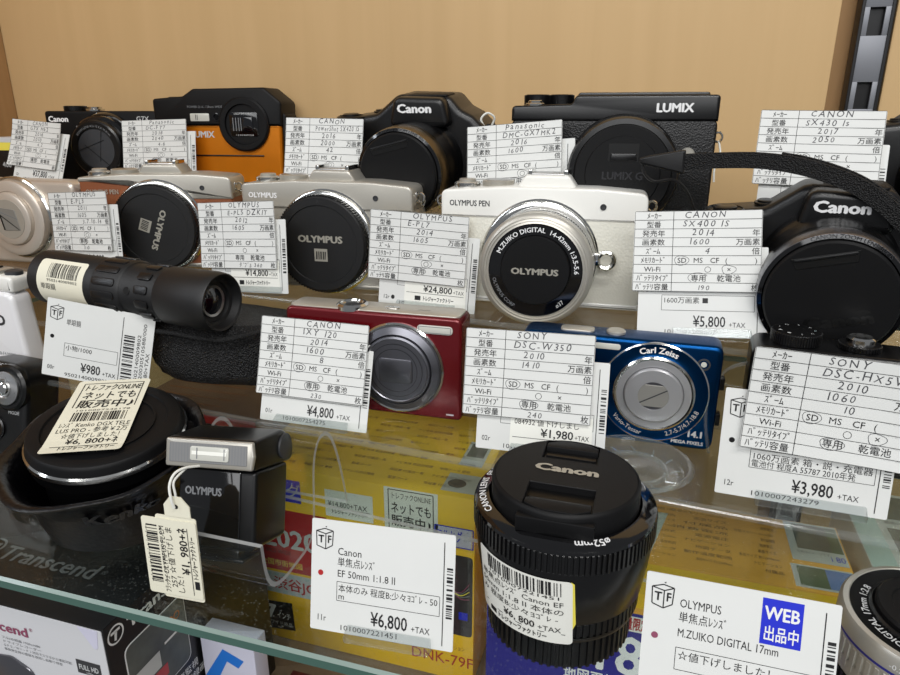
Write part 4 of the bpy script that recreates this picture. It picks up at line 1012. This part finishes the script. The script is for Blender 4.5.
# hanging tag tied to the flash
P = TR(-177.5, 190, 1.2) @ RZ(2) @ RX(-3) @ RY(-1)
m = MB(); sheet(m, -6, -.6, 13, 38, M_cream, lambda x, z: (x, .5, z), 3, 4, 1, lambda x, z: (x, .9, z))
poly(m, [(-1.2, 37.8), (10.8, 37.8), (10.8, 43), (7.2, 47), (2.2, 47), (-1.2, 43)], M_cream, lambda x, z: (x, .5, z)); poly(m, [(-1.2, 37.8), (10.8, 37.8), (10.8, 43), (7.2, 47), (2.2, 47), (-1.2, 43)][::-1], M_cream, lambda x, z: (x, .9, z))
poly(m, circ(4.6, 42.6, 1, 1, 16), M_dk, lambda x, z: (x, .42, z))
to = m.build('hanging_tag'); set_pose(to, P); tag(to, 'cream string tag hanging in front of the flash', 'price tag')
s = MB(); fn = lambda x, z: (x, 0, z); ik = lambda x, z: (x, -.12, z)
sheet(s, -12.6, 1, 13, 36.6, M_cream, fn, 4, 4, 1.2, lambda x, z: (x, .35, z))
bars(s, -10.6, 6.5, -5.4, 33.5, M_ink, ik, False, 51, .34); text(s, '1010007256179', -4.4, 33, 1.3, M_ink, ik, rot=-90, fit=26); text(s, '+:+:+:+:+:+:+', -11.2, 33, 1.2, M_ink, ik, rot=-90, fit=27)
text(s, 'ﾌﾗｯｼｭ OLYMPUS FL-LM', -2.2, 2.2, 2.4, M_ink, ik, rot=90, fit=31); text(s, '257 ☆値下げしま', 1.2, 5, 2.6, M_ink, ik, rot=90, fit=28); text(s, 'した！', 4.4, 2.2, 2.6, M_ink, ik, rot=90)
text(s, '¥1, 980+ﾈ', 8.2, 12, 3.8, M_ink, ik, rot=90, fit=21.5, bold=.016); vline(s, 8.8, 2.6, 33.6, .3, M_ink, ik); text(s, 'トレジャーファクトリー', 11.6, 10, 2, M_ink, ik, rot=90, fit=20, bold=.025); rect(s, 9.8, 5.6, 12, 9.4, M_ink, ik)
s.build('price_sticker', to)
s = MB(); tube(s, smooth_path([(4.6, -.6, 42.6), (4.0, -1, 47), (3.2, 0, 52), (3.6, 3, 55.6), (5.6, 7, 56.6), (8, 13, 55)], 6), .55, M_string, 8); tube(s, smooth_path([(4.6, 1.2, 42.6), (4.6, 1, 48), (3.9, 2, 53), (5.4, 8, 56)], 6), .5, M_string, 8); s.build('string', to)

# ---------------------------------------------------------------- capped 50 mm lens standing on its mount
t = thing('camera_lens', 'black lens standing on end with its front cap facing up', 'lens', (-24, 228, 0), RX(1))
b = MB(); gear(b, 27.4, 28.2, 0, 12.5, 60, M_blk, UP, .45, 25); lathe(b, [(25.4, .3), (.01, .3)], M_blk, UP, 48); lathe(b, [(25, 12), (27.6, 12.2), (28, 13.4)], M_blk, UP, 64); b.build('rear_cap', t)
b = MB(); lathe(b, [(27.6, 13), (29.8, 13.8), (30.2, 15)], M_blks, UP, 80); lathe(b, [(30.2, 15), (30.3, 16)], M_blks, UP, 80); gear(b, 29.9, 30.4, 16, 22, 76, M_blk, UP, .62, 27)
lathe(b, [(30.4, 22), (31, 22.8), (32.6, 34), (33.7, 45.4), (33.3, 46.2)], M_blks, UP, 96); b.build('barrel', t)
def cy(R, z0, ang): return lambda u, v: (R*math.sin(math.radians(ang)+u/R), -R*math.cos(math.radians(ang)+u/R), z0+v)
f = MB(); gear(f, 33.5, 34.3, 46, 54, 108, M_blk, UP, .5, 30); f.build('focus_ring', t)
f = MB(); lathe(f, [(34, 54), (33.8, 55.2), (32.6, 56.2), (28.6, 57), (28.2, 56)], M_gloss, UP, 96)
def cone(R, ang, W_, out=True):
    def fn(u, v):
        a = math.radians(ang)+(-(u-W_/2) if out else (u-W_/2))/R; r_ = R+(v if out else -v)
        return (r_*math.cos(a), r_*math.sin(a), 57.15-(r_-28.6)*.2)
    return fn
for s_, an, out in (('CANON LENS  EF 50mm  1:1.8 Ⅱ', 170, True),): w_ = glyphs(s_, .02)[2]*2.6/.72; text(f, s_, 0, 0, 2.6, M_white, cone(29.8, an, w_, out), bold=.02)
s_ = 'ø52mm'; w_ = glyphs(s_, .02)[2]*2.9/.72; text(f, s_, 0, 0, 2.9, M_white, cone(29.6, -64, w_, True), bold=.02)
f.build('front_ring', t)
c = MB(); RC = 27.6
lathe(c, [(RC-.6, 55.6), (RC, 56), (RC, 63.8), (RC-.5, 64.8), (RC-1.2, 65.2)], M_blkm, UP, 96)
# top plate, cut by two finger recesses
NP = []; nn_ = 96
for i in range(nn_):
    a = 2*PI*i/nn_; x, y = (RC-1.2)*math.cos(a), (RC-1.2)*math.sin(a); NP.append((x, y))
def notch(P_, wv, yv, sg):
    out = []; done = False
    for x, y in P_:
        if abs(x) < wv and y*sg > 0:
            if not done:
                ye = sg*math.sqrt((RC-1.2)**2-wv*wv); x0 = wv if sg > 0 else -wv
                out += [(x0, ye), (x0, sg*yv), (-x0, sg*yv), (-x0, ye)]; done = True
        else: out.append((x, y))
    return out
NP = notch(notch(NP, 10.6, 10.2, 1), 12, 8.6, -1)
prism(c, NP, 62, 65.2, M_blkm, UP, .25, 1); lathe(c, [(RC-.8, 62.5), (.01, 62.5)], M_dk, UP, 64)
text(c, 'Canon', 0, -1.6, 4.9, M_logo, lambda u, v: (u, v+2.2, 65.35), 'c', bold=.055, fit=24)
co = c.build('lens_cap', t)
for sg, wv in ((1, 10.2), (-1, 11.6)):
    k = MB(); T = UP if sg > 0 else RZ(180)
    prism(k, [(-wv, 19.2), (wv, 19.2), (wv, 22.5), (wv*.5, 25.6), (-wv*.5, 25.6), (-wv, 22.5)], 60, 65.4, M_blkm, T, .5, 2)
    prism(k, [(-wv+.4, 15.5), (wv-.4, 15.5), (wv-.4, 20), (-wv+.4, 20)], 61.5, 63.4, M_blks, T, .4, 2)
    if sg < 0: prism(k, rrect(-13.5, 13.5, 56.8, 62.8, .6), RC-3, RC+.4, M_blkm, RX(90), .4, 2)
    k.build('pinch_tab', co)
l = MB(); q = cy(34.3, 0, -21); kk = cy(34.42, 0, -21); 
def q(u, v): R = 34.1-(45-min(45, max(14, v)))*.108; return cy(R, v, -21)(u, 0)
def kk(u, v): R = 34.25-(45-min(45, max(14, v)))*.108; return cy(R, v, -21)(u, 0)
sheet(l, -20, 14, 20.5, 43.5, M_stick, q, 16, 4, 1.6)
poly(l, [(20, 20), (21.6, 24), (21.2, 42.5), (20, 43.5)], M_yel, q)
bars(l, -14, 36.5, 17, 42.6, M_ink, kk, True, 61, .32); text(l, '1010007221451', -14, 34.8, 1.5, M_ink, kk, fit=30)
for s_, z_, f_ in (('単焦点ﾚﾝｽﾞ Canon EF', 31.2, 36), ('50mm 1:1.8 Ⅱ 本体の', 27.6, 36), ('み 程度B:少々ﾖｺﾞﾚ -', 24, 34)): text(l, s_, -18.5, z_+.3, 2.3, M_ink, kk, fit=f_)
text(l, '¥6, 800', 7, 19.6, 3.1, M_ink, kk, 'r', bold=.015); text(l, '+TAX', 8, 19.4, 2.4, M_ink, kk); hline(l, -17, 18, 18.6, .3, M_ink, kk); rect(l, -14, 15.6, -10.4, 17.8, M_ink, kk); text(l, 'トレジャーファクトリー', -9.6, 15.7, 2.1, M_ink, kk, fit=21, bold=.03)
l.build('price_sticker', t, 'white price sticker')

# ---------------------------------------------------------------- silver pancake lens at the right
t = thing('camera_lens', 'silver pancake lens with a dark front ring at the lower right corner', 'lens', (104, 232, 0.2), RX(2))
b = MB(); gear(b, 27.6, 28.3, 0, 6, 60, M_blk, UP, .5, 25); b.build('rear_cap', t)
b = MB(); lathe(b, [(26, 6), (28, 6.2), (28.4, 7)], M_silver, UP, 96); lathe(b, [(28.4, 7), (28.4, 12.4)], M_silver, UP, 96); gear(b, 28, 28.5, 9, 19, 60, M_silver, UP, .55, 26)
lathe(b, [(28.4, 19), (28.5, 20), (28.5, 22)], M_silver, UP, 96); lathe(b, [(28.56, 20.2), (28.56, 21.2)], M_lblue, UP, 96); lathe(b, [(28.5, 22), (28.4, 26), (27.4, 27.6), (25.8, 28), (25.4, 27.6)], M_silver, UP, 96)
text(b, '-0.2m', 0, 22.6, 2, M_white, cy(28.62, 0, -40)); b.build('barrel', t)
f = MB(); lathe(f, [(25.4, 27.7), (24.8, 27.3), (17.6, 26.6), (17.4, 27.6)], M_blkm, UP, 96); s_ = 'OLYMPUS M.ZUIKO DIGITAL 17mm 1:2.8'; w_ = glyphs(s_, .02)[2]*2.5/.72
text(f, s_, 0, 0, 2.5, M_pale, arcfn(UP, 20, 232, w_, 27.3), bold=.02); f.build('front_ring', t)
c = MB(); lathe(c, [(17.8, 26), (17.8, 30), (17, 31), (13, 31), (12.6, 30.4), (.01, 30.4)], M_blkm, UP, 72); lathe(c, [(19.6, 26.6), (19.6, 28.4), (18.6, 28.8), (17.8, 28.4)], M_blks, UP, 72); ringmark(c, 2, 0, 6, 4, 1.6, M_logo, lambda u, v: (u, v, 30.55)); c.build('lens_cap', t)

# ---------------------------------------------------------------- clear round tray on the lowest step
c = MB(); lathe(c, [(.01, .8), (20, .8), (21.6, 1.2), (23, 5), (24.6, 5.4), (25.6, 4.2)], M_acre, UP, 64); lathe(c, [(13, 1), (13.6, 2.6), (14.4, 2.6), (15, 1)], M_acre, UP, 48)
for k in range(12): tube(c, [(16*math.cos(k*.52), 16*math.sin(k*.52), 1.6), (20*math.cos(k*.52+.1), 20*math.sin(k*.52+.1), 1.8)], .4, M_acre, 6)
single('plastic_tray', c, 'shallow clear round plastic tray in front of the blue camera', 'tray', (0, 279, 42.2))

# ---------------------------------------------------------------- yellow-black film carton at the far left
b = MB(); prism(b, rrect(-20, 20, 0, 38, .6), -24, 0, M_cblack, FRONT, .5, 2); prism(b, rrect(-20.1, 20.1, 27, 34, .3), -24.2, .2, M_yel, FRONT, .2, 1); prism(b, rrect(-20.1, 20.1, 34, 38.3, .3), -24.2, .2, M_cgrey, FRONT, .2, 1)
text(b, '400', -6, 12, 5, M_pale, flat(FRONT, .2)); single('film_carton', b, 'small black and yellow carton at the left end of the top step', 'box', (-578, 495, 133))
# ---------------------------------------------------------------- cabinet shell
WY = 585
b = MB(); box(b, -680, 110.5, WY, WY+18, -172, 760, M_wall, .8); struct('wall_back', b)
b = MB(); box(b, 145.5, 420, WY, WY+18, -172, 760, M_wall, .8); struct('wall_right', b)
b = MB(); box(b, 108, 148, WY+19, WY+26, -172, 760, M_side, .3); struct('trim_1', b)
b = MB(); box(b, -674, -656, 100, WY-.5, -172, 760, M_side, .8); struct('wall_left', b)
b = MB(); box(b, -674, 420, 120, WY+26, -190, -172.2, M_shelfw, .6); struct('floor', b)
# slotted steel upright
r = MB(); x0, x1, y0 = 123, 144, WY-1.5
box(r, x0, x0+2.2, y0-1, y0+16, -170, 758, M_railk, .4); box(r, x1-2.2, x1, y0-1, y0+16, -170, 758, M_railk, .4)
zs = [-170]
z = 263-49*8
while z < 740: zs += [z-18.5, z]; z += 49
zs.append(758)
for k in range(0, len(zs), 2): box(r, x0+2, x1-2, y0, y0+2, zs[k], zs[k+1], M_rail, .05)
for k in range(1, len(zs)-1, 2):
    box(r, x0+2, x0+5.6, y0, y0+2, zs[k]-.1, zs[k+1]+.1, M_rail, .05); box(r, x1-5.6, x1-2, y0, y0+2, zs[k]-.1, zs[k+1]+.1, M_rail, .05)
box(r, x0+2, x1-2, y0+4, y0+6, -170, 758, M_railk, .1)
single('shelf_upright', r, 'grey slotted steel upright with black edges in the back wall', 'shelf rail', (0, 0, 0))

# ---------------------------------------------------------------- glass shelf and the clear stepped stand
g = MB(); box_ = [(-648, 179), (330, 179), (330, 578), (-648, 578)]
vs = [(x, y, z) for z in (-5, -1.3) for x, y in box_]+[(x+(1.2 if x < 0 else -1.2), y+(1.2 if y < 200 else -1.2), 0) for x, y in box_]
g.add(vs, [(3, 2, 1, 0), (8, 9, 10, 11)], M_glass)
g.add(vs, [(0, 1, 5, 4), (1, 2, 6, 5), (2, 3, 7, 6), (3, 0, 4, 7)], M_gedge); g.add(vs, [(4, 5, 9, 8), (5, 6, 10, 9), (6, 7, 11, 10), (7, 4, 8, 11)], M_gedge2)
single('glass_shelf', g, 'green-edged glass shelf carrying the whole display', 'shelf', (0, 0, 0))

def stair():
    th = 2.6
    pr = rpoly([(258.5, 0), (258.5, 42, 2.5), (338.5, 42, 3), (338.5, 84, 2.5), (408, 84, 3), (408, 131, 2.5), (512, 131, 3), (512, 0)][::1], 4)
    # open profile: drop the closing run, offset inwards for the thickness
    outer = pr; n = len(outer); inner = []
    for i in range(n):
        a = Vector(outer[max(0, i-1)]); p = Vector(outer[i]); c = Vector(outer[min(n-1, i+1)])
        d0 = (p-a); d1 = (c-p)
        if d0.length < 1e-6: d0 = d1
        if d1.length < 1e-6: d1 = d0
        d0.normalize(); d1.normalize(); nn = Vector((d0.y, -d0.x))+Vector((d1.y, -d1.x)); L = nn.length; nn /= max(L, .3); k = th/max(.5, nn.dot(Vector((d0.y, -d0.x)))) if nn.dot(Vector((d0.y, -d0.x))) else th
        inner.append(tuple(p+nn*k))
    m = MB(); u0, u1 = -612, 262
    vs = [(u, y, z) for u in (u0, u1) for P_ in (outer, inner) for y, z in P_]
    def ix(s, q, k): return (s*2+q)*n+k
    for k in range(n-1):
        d = Vector(outer[k+1])-Vector(outer[k]); mm = M_acre if d.length < 4 else M_acr  # bends of the same sheet, painted milky for the bright highlight line
        m.add([vs[ix(0, 0, k)], vs[ix(1, 0, k)], vs[ix(1, 0, k+1)], vs[ix(0, 0, k+1)]], [(0, 1, 2, 3)], mm)
        m.add([vs[ix(0, 1, k)], vs[ix(1, 1, k)], vs[ix(1, 1, k+1)], vs[ix(0, 1, k+1)]], [(3, 2, 1, 0)], M_acr)
        for s in (0, 1): m.add([vs[ix(s, 0, k)], vs[ix(s, 0, k+1)], vs[ix(s, 1, k+1)], vs[ix(s, 1, k)]], [(0, 1, 2, 3)], M_wire)
    for k in (0, n-1): m.add([vs[ix(0, 0, k)], vs[ix(1, 0, k)], vs[ix(1, 1, k)], vs[ix(0, 1, k)]], [(0, 1, 2, 3)], M_wire)
    # floor flange of the front riser
    box(m, u0, u1, 250, 258.4, .05, 2.4, M_acr, .4)
    single('acrylic_step_stand', m, 'long clear acrylic step stand with three treads', 'display stand', (0, 0, .15), RZ(-4.5))
stair()

# ---------------------------------------------------------------- cartons on the lower shelf, seen through the glass
F0 = -172
# dashcam carton: grey front, black top and side
t = thing('product_carton', 'grey-fronted black carton at the lower left with a round silver emblem', 'box', (0, 0, 0), None)
b = MB(); box(b, -380, -224, 192, 320, F0, -30, M_cblack, .5)
top = lambda x, y: (x, y, -29.85)
def emblem(mb, cx, cy, s, m, fn):
    ringmark(mb, cx, cy, s, s, s*.2, m, fn, 28); rect(mb, cx-s*.62, cy+s*.2, cx+s*.62, cy+s*.5, m, fn); poly(mb, [(cx-s*.12, cy+s*.3), (cx+s*.25, cy+s*.3), (cx+s*.0, cy-s*.72), (cx-s*.28, cy-s*.6)], m, fn)
text(b, 'Transcend', -319, 219, 11, M_emb, top, fit=62, bold=.02); emblem(b, -329, 226, 6.5, M_emb, top); text(b, '®', -255, 224, 3, M_emb, top)
sd_ = lambda y, z: (-223.85, y, z)
emblem(b, 198.5, -37.5, 4.6, M_white, sd_); text(b, 'Transcend', 206, -41, 6.4, M_white, sd_, fit=50, bold=.03)
prism(b, rrect(201, 244, -92, -49, 5), 0, .2, M_white, SD(-224, 0, 0), 0, 1); prism(b, rrect(201.6, 243.4, -91.4, -49.6, 4.6), .1, .35, M_pic, SD(-224, 0, 0), 0, 1)
s3 = lambda y, z: (-223.5, y, z); rect(b, 204, -78, 222, -68, M_pale, s3); rect(b, 203, -86, 226, -79, M_redc, s3); rect(b, 226, -68, 240, -66.6, M_white, s3); ringmark(b, 232, -58, 2, 2, .6, M_orange, s3); ringmark(b, 237, -58, 2, 2, .6, M_orange, s3); text(b, '駐車監視', 226, -100, 4, M_white, sd_); text(b, '高画質録画', 226, -107, 4, M_white, sd_)
bb = b.build('carton_body', t)
s = MB(); prism(s, rrect(-380, -224.6, F0, -30.5, 1), 0, .5, M_cgrey, FR(0, 192, 0), .1, 1)
f = lambda x, z: (x, 191.3, z)
text(s, 'Transcend', -270, -45.5, 5.6, M_plum, f, 'r', bold=.03, fit=40); text(s, '®', -268.6, -41.5, 2, M_plum, f)
for k, (tx, fw) in enumerate((('フルHD録画 1920x1080', 24), ('ドライブレコーダー', 24), ('ＧＰＳ／Ｗｉ－Ｆｉ対応でスマホから確認可能', 42), ('事故発生時の衝撃を検知し自動で保存', 36))): text(s, tx, -288, -50.2-2.4*k, 1.3, M_grey, f, fit=fw)
rect(s, -243, -58.5, -229, -50.5, M_dkg, f); f4 = lambda x, z: (x, 191.2, z); text(s, 'FULL HD', -236, -55.8, 3, M_pale, f4, 'c', fit=11.5, bold=.03); text(s, '1080p', -236, -58, 1.2, M_pale, f4, 'c')
prism(s, rpoly([(-300, -86, 3), (-268, -86, 3), (-272, -66, 8), (-284, -60, 6), (-300, -62, 3)]), 0, 1.2, M_gun, FR(0, 191.5, 0), .6, 2)
prism(s, rpoly([(-238, -30.5, 0), (-226.5, -30.5, 0), (-228, -41, 2), (-230, -41.6, 2)]), 0, .35, M_lav, FR(0, 191.6, 0), .1, 1)
s.build('front_panel', t, 'pale grey front panel')
# white carton with a blue chevron
b = MB(); box(b, -222, -188, 250, 262, F0, -80, M_lav, .5); f = flat(FR(0, 250, 0), .15)
poly(b, [(-221.5, -110), (-208, -88), (-195, -93), (-199, -99), (-206, -96), (-214, -112)], M_sky, f)
single('product_carton', b, 'white carton with a sky-blue chevron under the glass', 'box', (0, 0, 0))
b = MB(); box(b, -184, -166, 262, 280, F0, -124, M_maroon, .4); single('product_carton', b, 'dark maroon carton between the white and the yellow ones', 'box', (0, 0, 0))
# red carton at the left, behind
b = MB(); box(b, -372, -262, 380, 470, F0, -16, M_brownc, .6); f = flat(FR(0, 380, 0), .8)
prism(b, rrect(-372, -262, F0, -17, .5), 0, .6, M_redc, FR(0, 380, 0), .1, 1); rect(b, -318, -150, -270, -128, M_yel, f); rect(b, -316, -140, -272, -131, M_redc, flat(FR(0, 380, 0), .9)); text(b, '地図データ', -366, -60, 9, M_white, f, fit=80, bold=.02); rect(b, -372, -100, -262, -92, M_pale, f)
for k in range(5): rect(b, -364, 392+k*12, -300+k*4, 394.4+k*12, M_brownl, lambda x, y: (x, y, -15.85))
single('product_carton', b, 'red-fronted brown carton left of the yellow ones', 'box', (0, 0, 0))
# yellow satnav carton
t = thing('product_carton', 'yellow satellite-navigation carton in the middle of the lower shelf', 'box', (0, 0, 0))
b = MB(); box(b, -252, -90, 347, 460, F0, -30, M_navi, .6)
b.build('carton_body', t)
p = MB(); f = flat(FR(0, 347, 0), .15); f2 = flat(FR(0, 347, 0), .3); f3 = flat(FR(0, 347, 0), .45)
rect(p, -252, -112, -192, -62, M_redc, f); text(p, '2020', -242, -92, 15, M_pale, f2, bold=.03, fit=42); text(p, 'VICS WIDE', -241, -98, 3.4, M_dkg, f2, fit=20); text(p, '全国市街地図', -246, -108, 4, M_yel, f2)
rect(p, -252, -55, -210, -38, M_blue, f); text(p, 'ワンセグ', -232, -50, 8, M_pale, f2, 'c')
rect(p, -244, -132, -190, -114, M_pale, f); text(p, '渋谷JCT', -217, -127, 8, M_redc, f2, 'c', fit=40, bold=.02)
for k in range(9): rect(p, -242+k*6, -131.5, -238.5+k*6, -129, M_mint, f2); rect(p, -242+k*6, -117, -238.5+k*6, -115, M_mint, f2)
poly(p, [(-250, -141), (-224, -139), (-223, -163), (-246, -165)], M_dk, f); text(p, '7', -246, -155, 12, M_white, f2, bold=.05); text(p, 'インチ', -237, -154, 4.4, M_white, f2, fit=11); text(p, 'ワイド液晶', -243, -160, 2.6, M_pale, f2)
rect(p, -192, -60, -158, -40, M_stick, f); text(p, '¥14,800+TAX', -190, -52, 4, M_ink, f2, fit=28); hline(p, -190, -160, -53, .4, M_ink, f2); text(p, 'トレジャーファクトリー', -188, -57, 2.6, M_ink, f2, fit=26, bold=.02)
rect(p, -150, -62, -114, -30.5, M_stick, f); frame(p, -147, -61, -117, -32, .6, M_ink, f2); text(p, 'ネットでも', -132, -48, 6.4, M_ink, f2, 'c', fit=27, bold=.015); text(p, '販売中♪', -132, -57.4, 6.4, M_ink, f2, 'c', fit=27, bold=.015); text(p, 'トレファクONLINE', -132, -38, 3.8, M_ink, f2, 'c', fit=27)
rect(p, -116, -66, -92, -52, M_lav, f); frame(p, -116, -66, -91, -52, .8, M_blue, f2); text(p, 'フルセグ', -115, -61.5, 6.2, M_blue, f2, fit=17, bold=.03); text(p, 'ﾁｭｰﾅｰ', -97, -61, 3, M_grey, f2, fit=5)
prism(p, rrect(-170, -91, -134, -72, 3), 0, .3, M_scr, FR(0, 347, 0), 0, 1)
for k, mm in enumerate((M_plum, M_grey, M_yel, M_grey, M_plum)):
    path = smooth_path([(-112+k*2, 346.5, -76), (-104-k, 346.5, -84-k*2), (-112+k, 346.5, -94), (-100, 346.5, -100-k), (-93, 346.5, -92-3*k)], 5); tube(p, path, .3, mm, 5)
rect(p, -112, -104, -104, -97, M_blue, f3); text(p, '音声', -110, -102.5, 3, M_pale, flat(FR(0, 347, 0), .6)); rect(p, -100, -121, -94, -115, M_blue, f3); text(p, '操作も簡単タッチパネル', -134, -115, 3, M_pale, f3, fit=28); text(p, 'microSD対応', -134, -121, 3, M_pale, f3, fit=24)
text(p, 'ポータブルカーナビゲーション', -131, -146.5, 3.2, M_brownl, f2, fit=35); text(p, 'DNK-79F', -134, -160, 9, M_redc, f2, fit=44)
fx = lambda x, y: (x, y, -29.85)
for k in range(9):
    for j in range(5): text(p, ['ナビ本体 取扱説明書', '地図データ 更新', 'ワイヤレス対応機能', '電源コード', '保証書 付属品一覧'][(k+j) % 5], -244+j*30+rnd.uniform(-3, 3), 356+k*10, 2.6, M_goldt, fx, sx=.8)
rect(p, -112, 386, -96, 420, M_pale, fx); rect(p, -110, 398, -98, 417, M_pic, lambda x, y: (x, y, -29.7)); rect(p, -114, 352, -92, 374, M_pale, fx); prism(p, circ(-106, 362, 6, 5, 20), 0, .2, M_dkg, UPT(0, 0, -29.9), 0, 1)
p.build('printed_artwork', t)
# golden carton with an indigo front
t = thing('product_carton', 'golden carton with an indigo number panel, right of the capped upright lens', 'box', (0, 0, 0))
b = MB(); box(b, -74, 113, 316, 379, F0, -30, M_gold, .6); b.build('carton_body', t)
p = MB(); f = flat(FR(0, 316, 0), .15); f2 = flat(FR(0, 316, 0), .3)
rect(p, -74, -60, 113, -31, M_navi, f); rect(p, -74, -160, 60, -64, M_purple, f); rect(p, 60, -160, 113, -62, M_navi, f)
text(p, '¥18', -9, -106, 27, M_white, f2, 'c', bold=.02, fit=48); text(p, '地図更新', -28, -118, 8, M_white, f2, bold=.02, fit=30); rect(p, -2, -76, 18, -66, M_stick, f2); text(p, '数量限定', -1, -74, 6.4, M_redc, flat(FR(0, 316, 0), .45), fit=17, bold=.03)
fx = lambda x, y: (x, y, -29.85); fy = lambda x, y: (x, y, -29.7)
words = ['付属品', 'ナビゲーション', '本体サイズ 約123×84mm', '画面サイズ', '電源電圧', '動作温度範囲', '外部メモリー microSD', '消費電流', '地図データ', '測位方式']
for k in range(9):
    text(p, words[k % 10], 79-rnd.uniform(0, 3), 325+k*5.6, 2.3, M_goldt, fx, 'r', sx=.8, fit=rnd.choice((9, 14, 20, 7)))
    text(p, words[(k*3+2) % 10], 54, 325+k*5.6, 2.3, M_goldt, fx, 'r', sx=.7, fit=rnd.choice((18, 24, 30))); text(p, words[(k*7+1) % 10]*2, 26, 325+k*5.6, 2.0, M_goldt, fx, 'r', sx=.7, fit=rnd.choice((26, 36, 44)))
rect(p, 85, 341, 112, 378, M_pale, fx); rect(p, 89, 352, 106, 376, M_pic, fy); rect(p, 106, 352, 111.5, 376, M_picg, fy); text(p, 'i 80', 104, 344, 5, M_blue, fy, 'l', fit=7); text(p, '写真はイメージです', 88, 348, 2, M_grey, fy, fit=16)
rect(p, 83, 318, 112, 337, M_pale, fx); rect(p, 85.5, 319.5, 99, 335.6, M_picg, fy); rect(p, 99, 319.5, 111.5, 335.6, M_picb, fy)
poly(p, [(2, 320), (12, 320), (22, 366), (14, 366)], M_mint, fx); p.build('printed_artwork', t)
# pale mint carton at the right
t = thing('product_carton', 'pale mint carton with printed photos at the far right under the glass', 'box', (0, 0, 0))
b = MB(); box(b, 121, 300, 300, 420, F0, -26, M_cgrey, .6); b.build('carton_body', t)
p = MB(); fx = lambda x, y: (x, y, -25.85); fy = lambda x, y: (x, y, -25.7)
rect(p, 121.5, 301, 134, 419, M_mint, fx)
for k in range(3):
    rect(p, 138, 318+k*36, 156, 344+k*36, M_pic, fy); rect(p, 160, 320+k*36, 172, 346+k*36, M_picg, fy); rect(p, 177, 318+k*36, 196, 344+k*36, M_pic, fy); text(p, '画面はイメージです 機能説明', 138, 313+k*36, 2.2, M_grey, fy, fit=40)
p.build('printed_artwork', t)

# ---------------------------------------------------------------- camera and light
cam = bpy.data.cameras.new('camera'); co = bpy.data.objects.new('camera', cam); COL.objects.link(co)
cam.sensor_width = 36; cam.lens = 36*676/900; cam.clip_start = .01; cam.clip_end = 50
co.location = (0, 0, .194); co.rotation_euler = (math.radians(90-18.5), 0, math.radians(17)); SC.camera = co
def lamp(name, loc, tgt, sx, sy, e, col=(1, 1, 1)):
    l = bpy.data.lights.new(name, 'AREA'); l.shape = 'RECTANGLE'; l.size = sx; l.size_y = sy; l.energy = e; l.color = col
    o = bpy.data.objects.new(name, l); COL.objects.link(o); o.location = loc
    d = Vector(tgt)-Vector(loc); o.rotation_euler = d.to_track_quat('-Z', 'Y').to_euler(); return o
lamp('ceiling_tube', (.55, -.75, 1.75), (.0, .35, 0), 1.3, .16, 20, (1, .985, .96))
lamp('ceiling_tube', (-.9, -.75, 1.75), (-.2, .35, 0), 1.3, .16, 3.5, (1, .985, .96))
lamp('ceiling_tube', (.2, -2.3, 1.7), (0, .35, 0), 2.4, .2, 26, (1, .99, .98))
lamp('ceiling_tube', (-1.9, -1.1, 1.4), (-.2, .3, 0), .25, 1.3, 11, (.86, .92, 1))  # added cool lamp from the left, for sheen on the black leather
lamp('front_fill_lamp', (.3, -3.8, 1.7), (0, .35, 0), 4.5, 1.2, 55, (.98, .99, 1))  # added low frontal fill that brightens the cartons under the glass
w = bpy.data.worlds.new('store'); SC.world = w; w.use_nodes = True
w.node_tree.nodes['Background'].inputs[0].default_value = (.92, .95, 1, 1); w.node_tree.nodes['Background'].inputs[1].default_value = .22
SC.view_settings.view_transform = 'Standard'; SC.view_settings.look = 'None'; SC.view_settings.gamma = 1; SC.view_settings.exposure = -.06
SC.view_settings.use_curve_mapping = False
SC.cycles.transparent_max_bounces = 32; SC.cycles.max_bounces = 10
bpy.data.objects.remove(_fo); bpy.data.curves.remove(_fc)
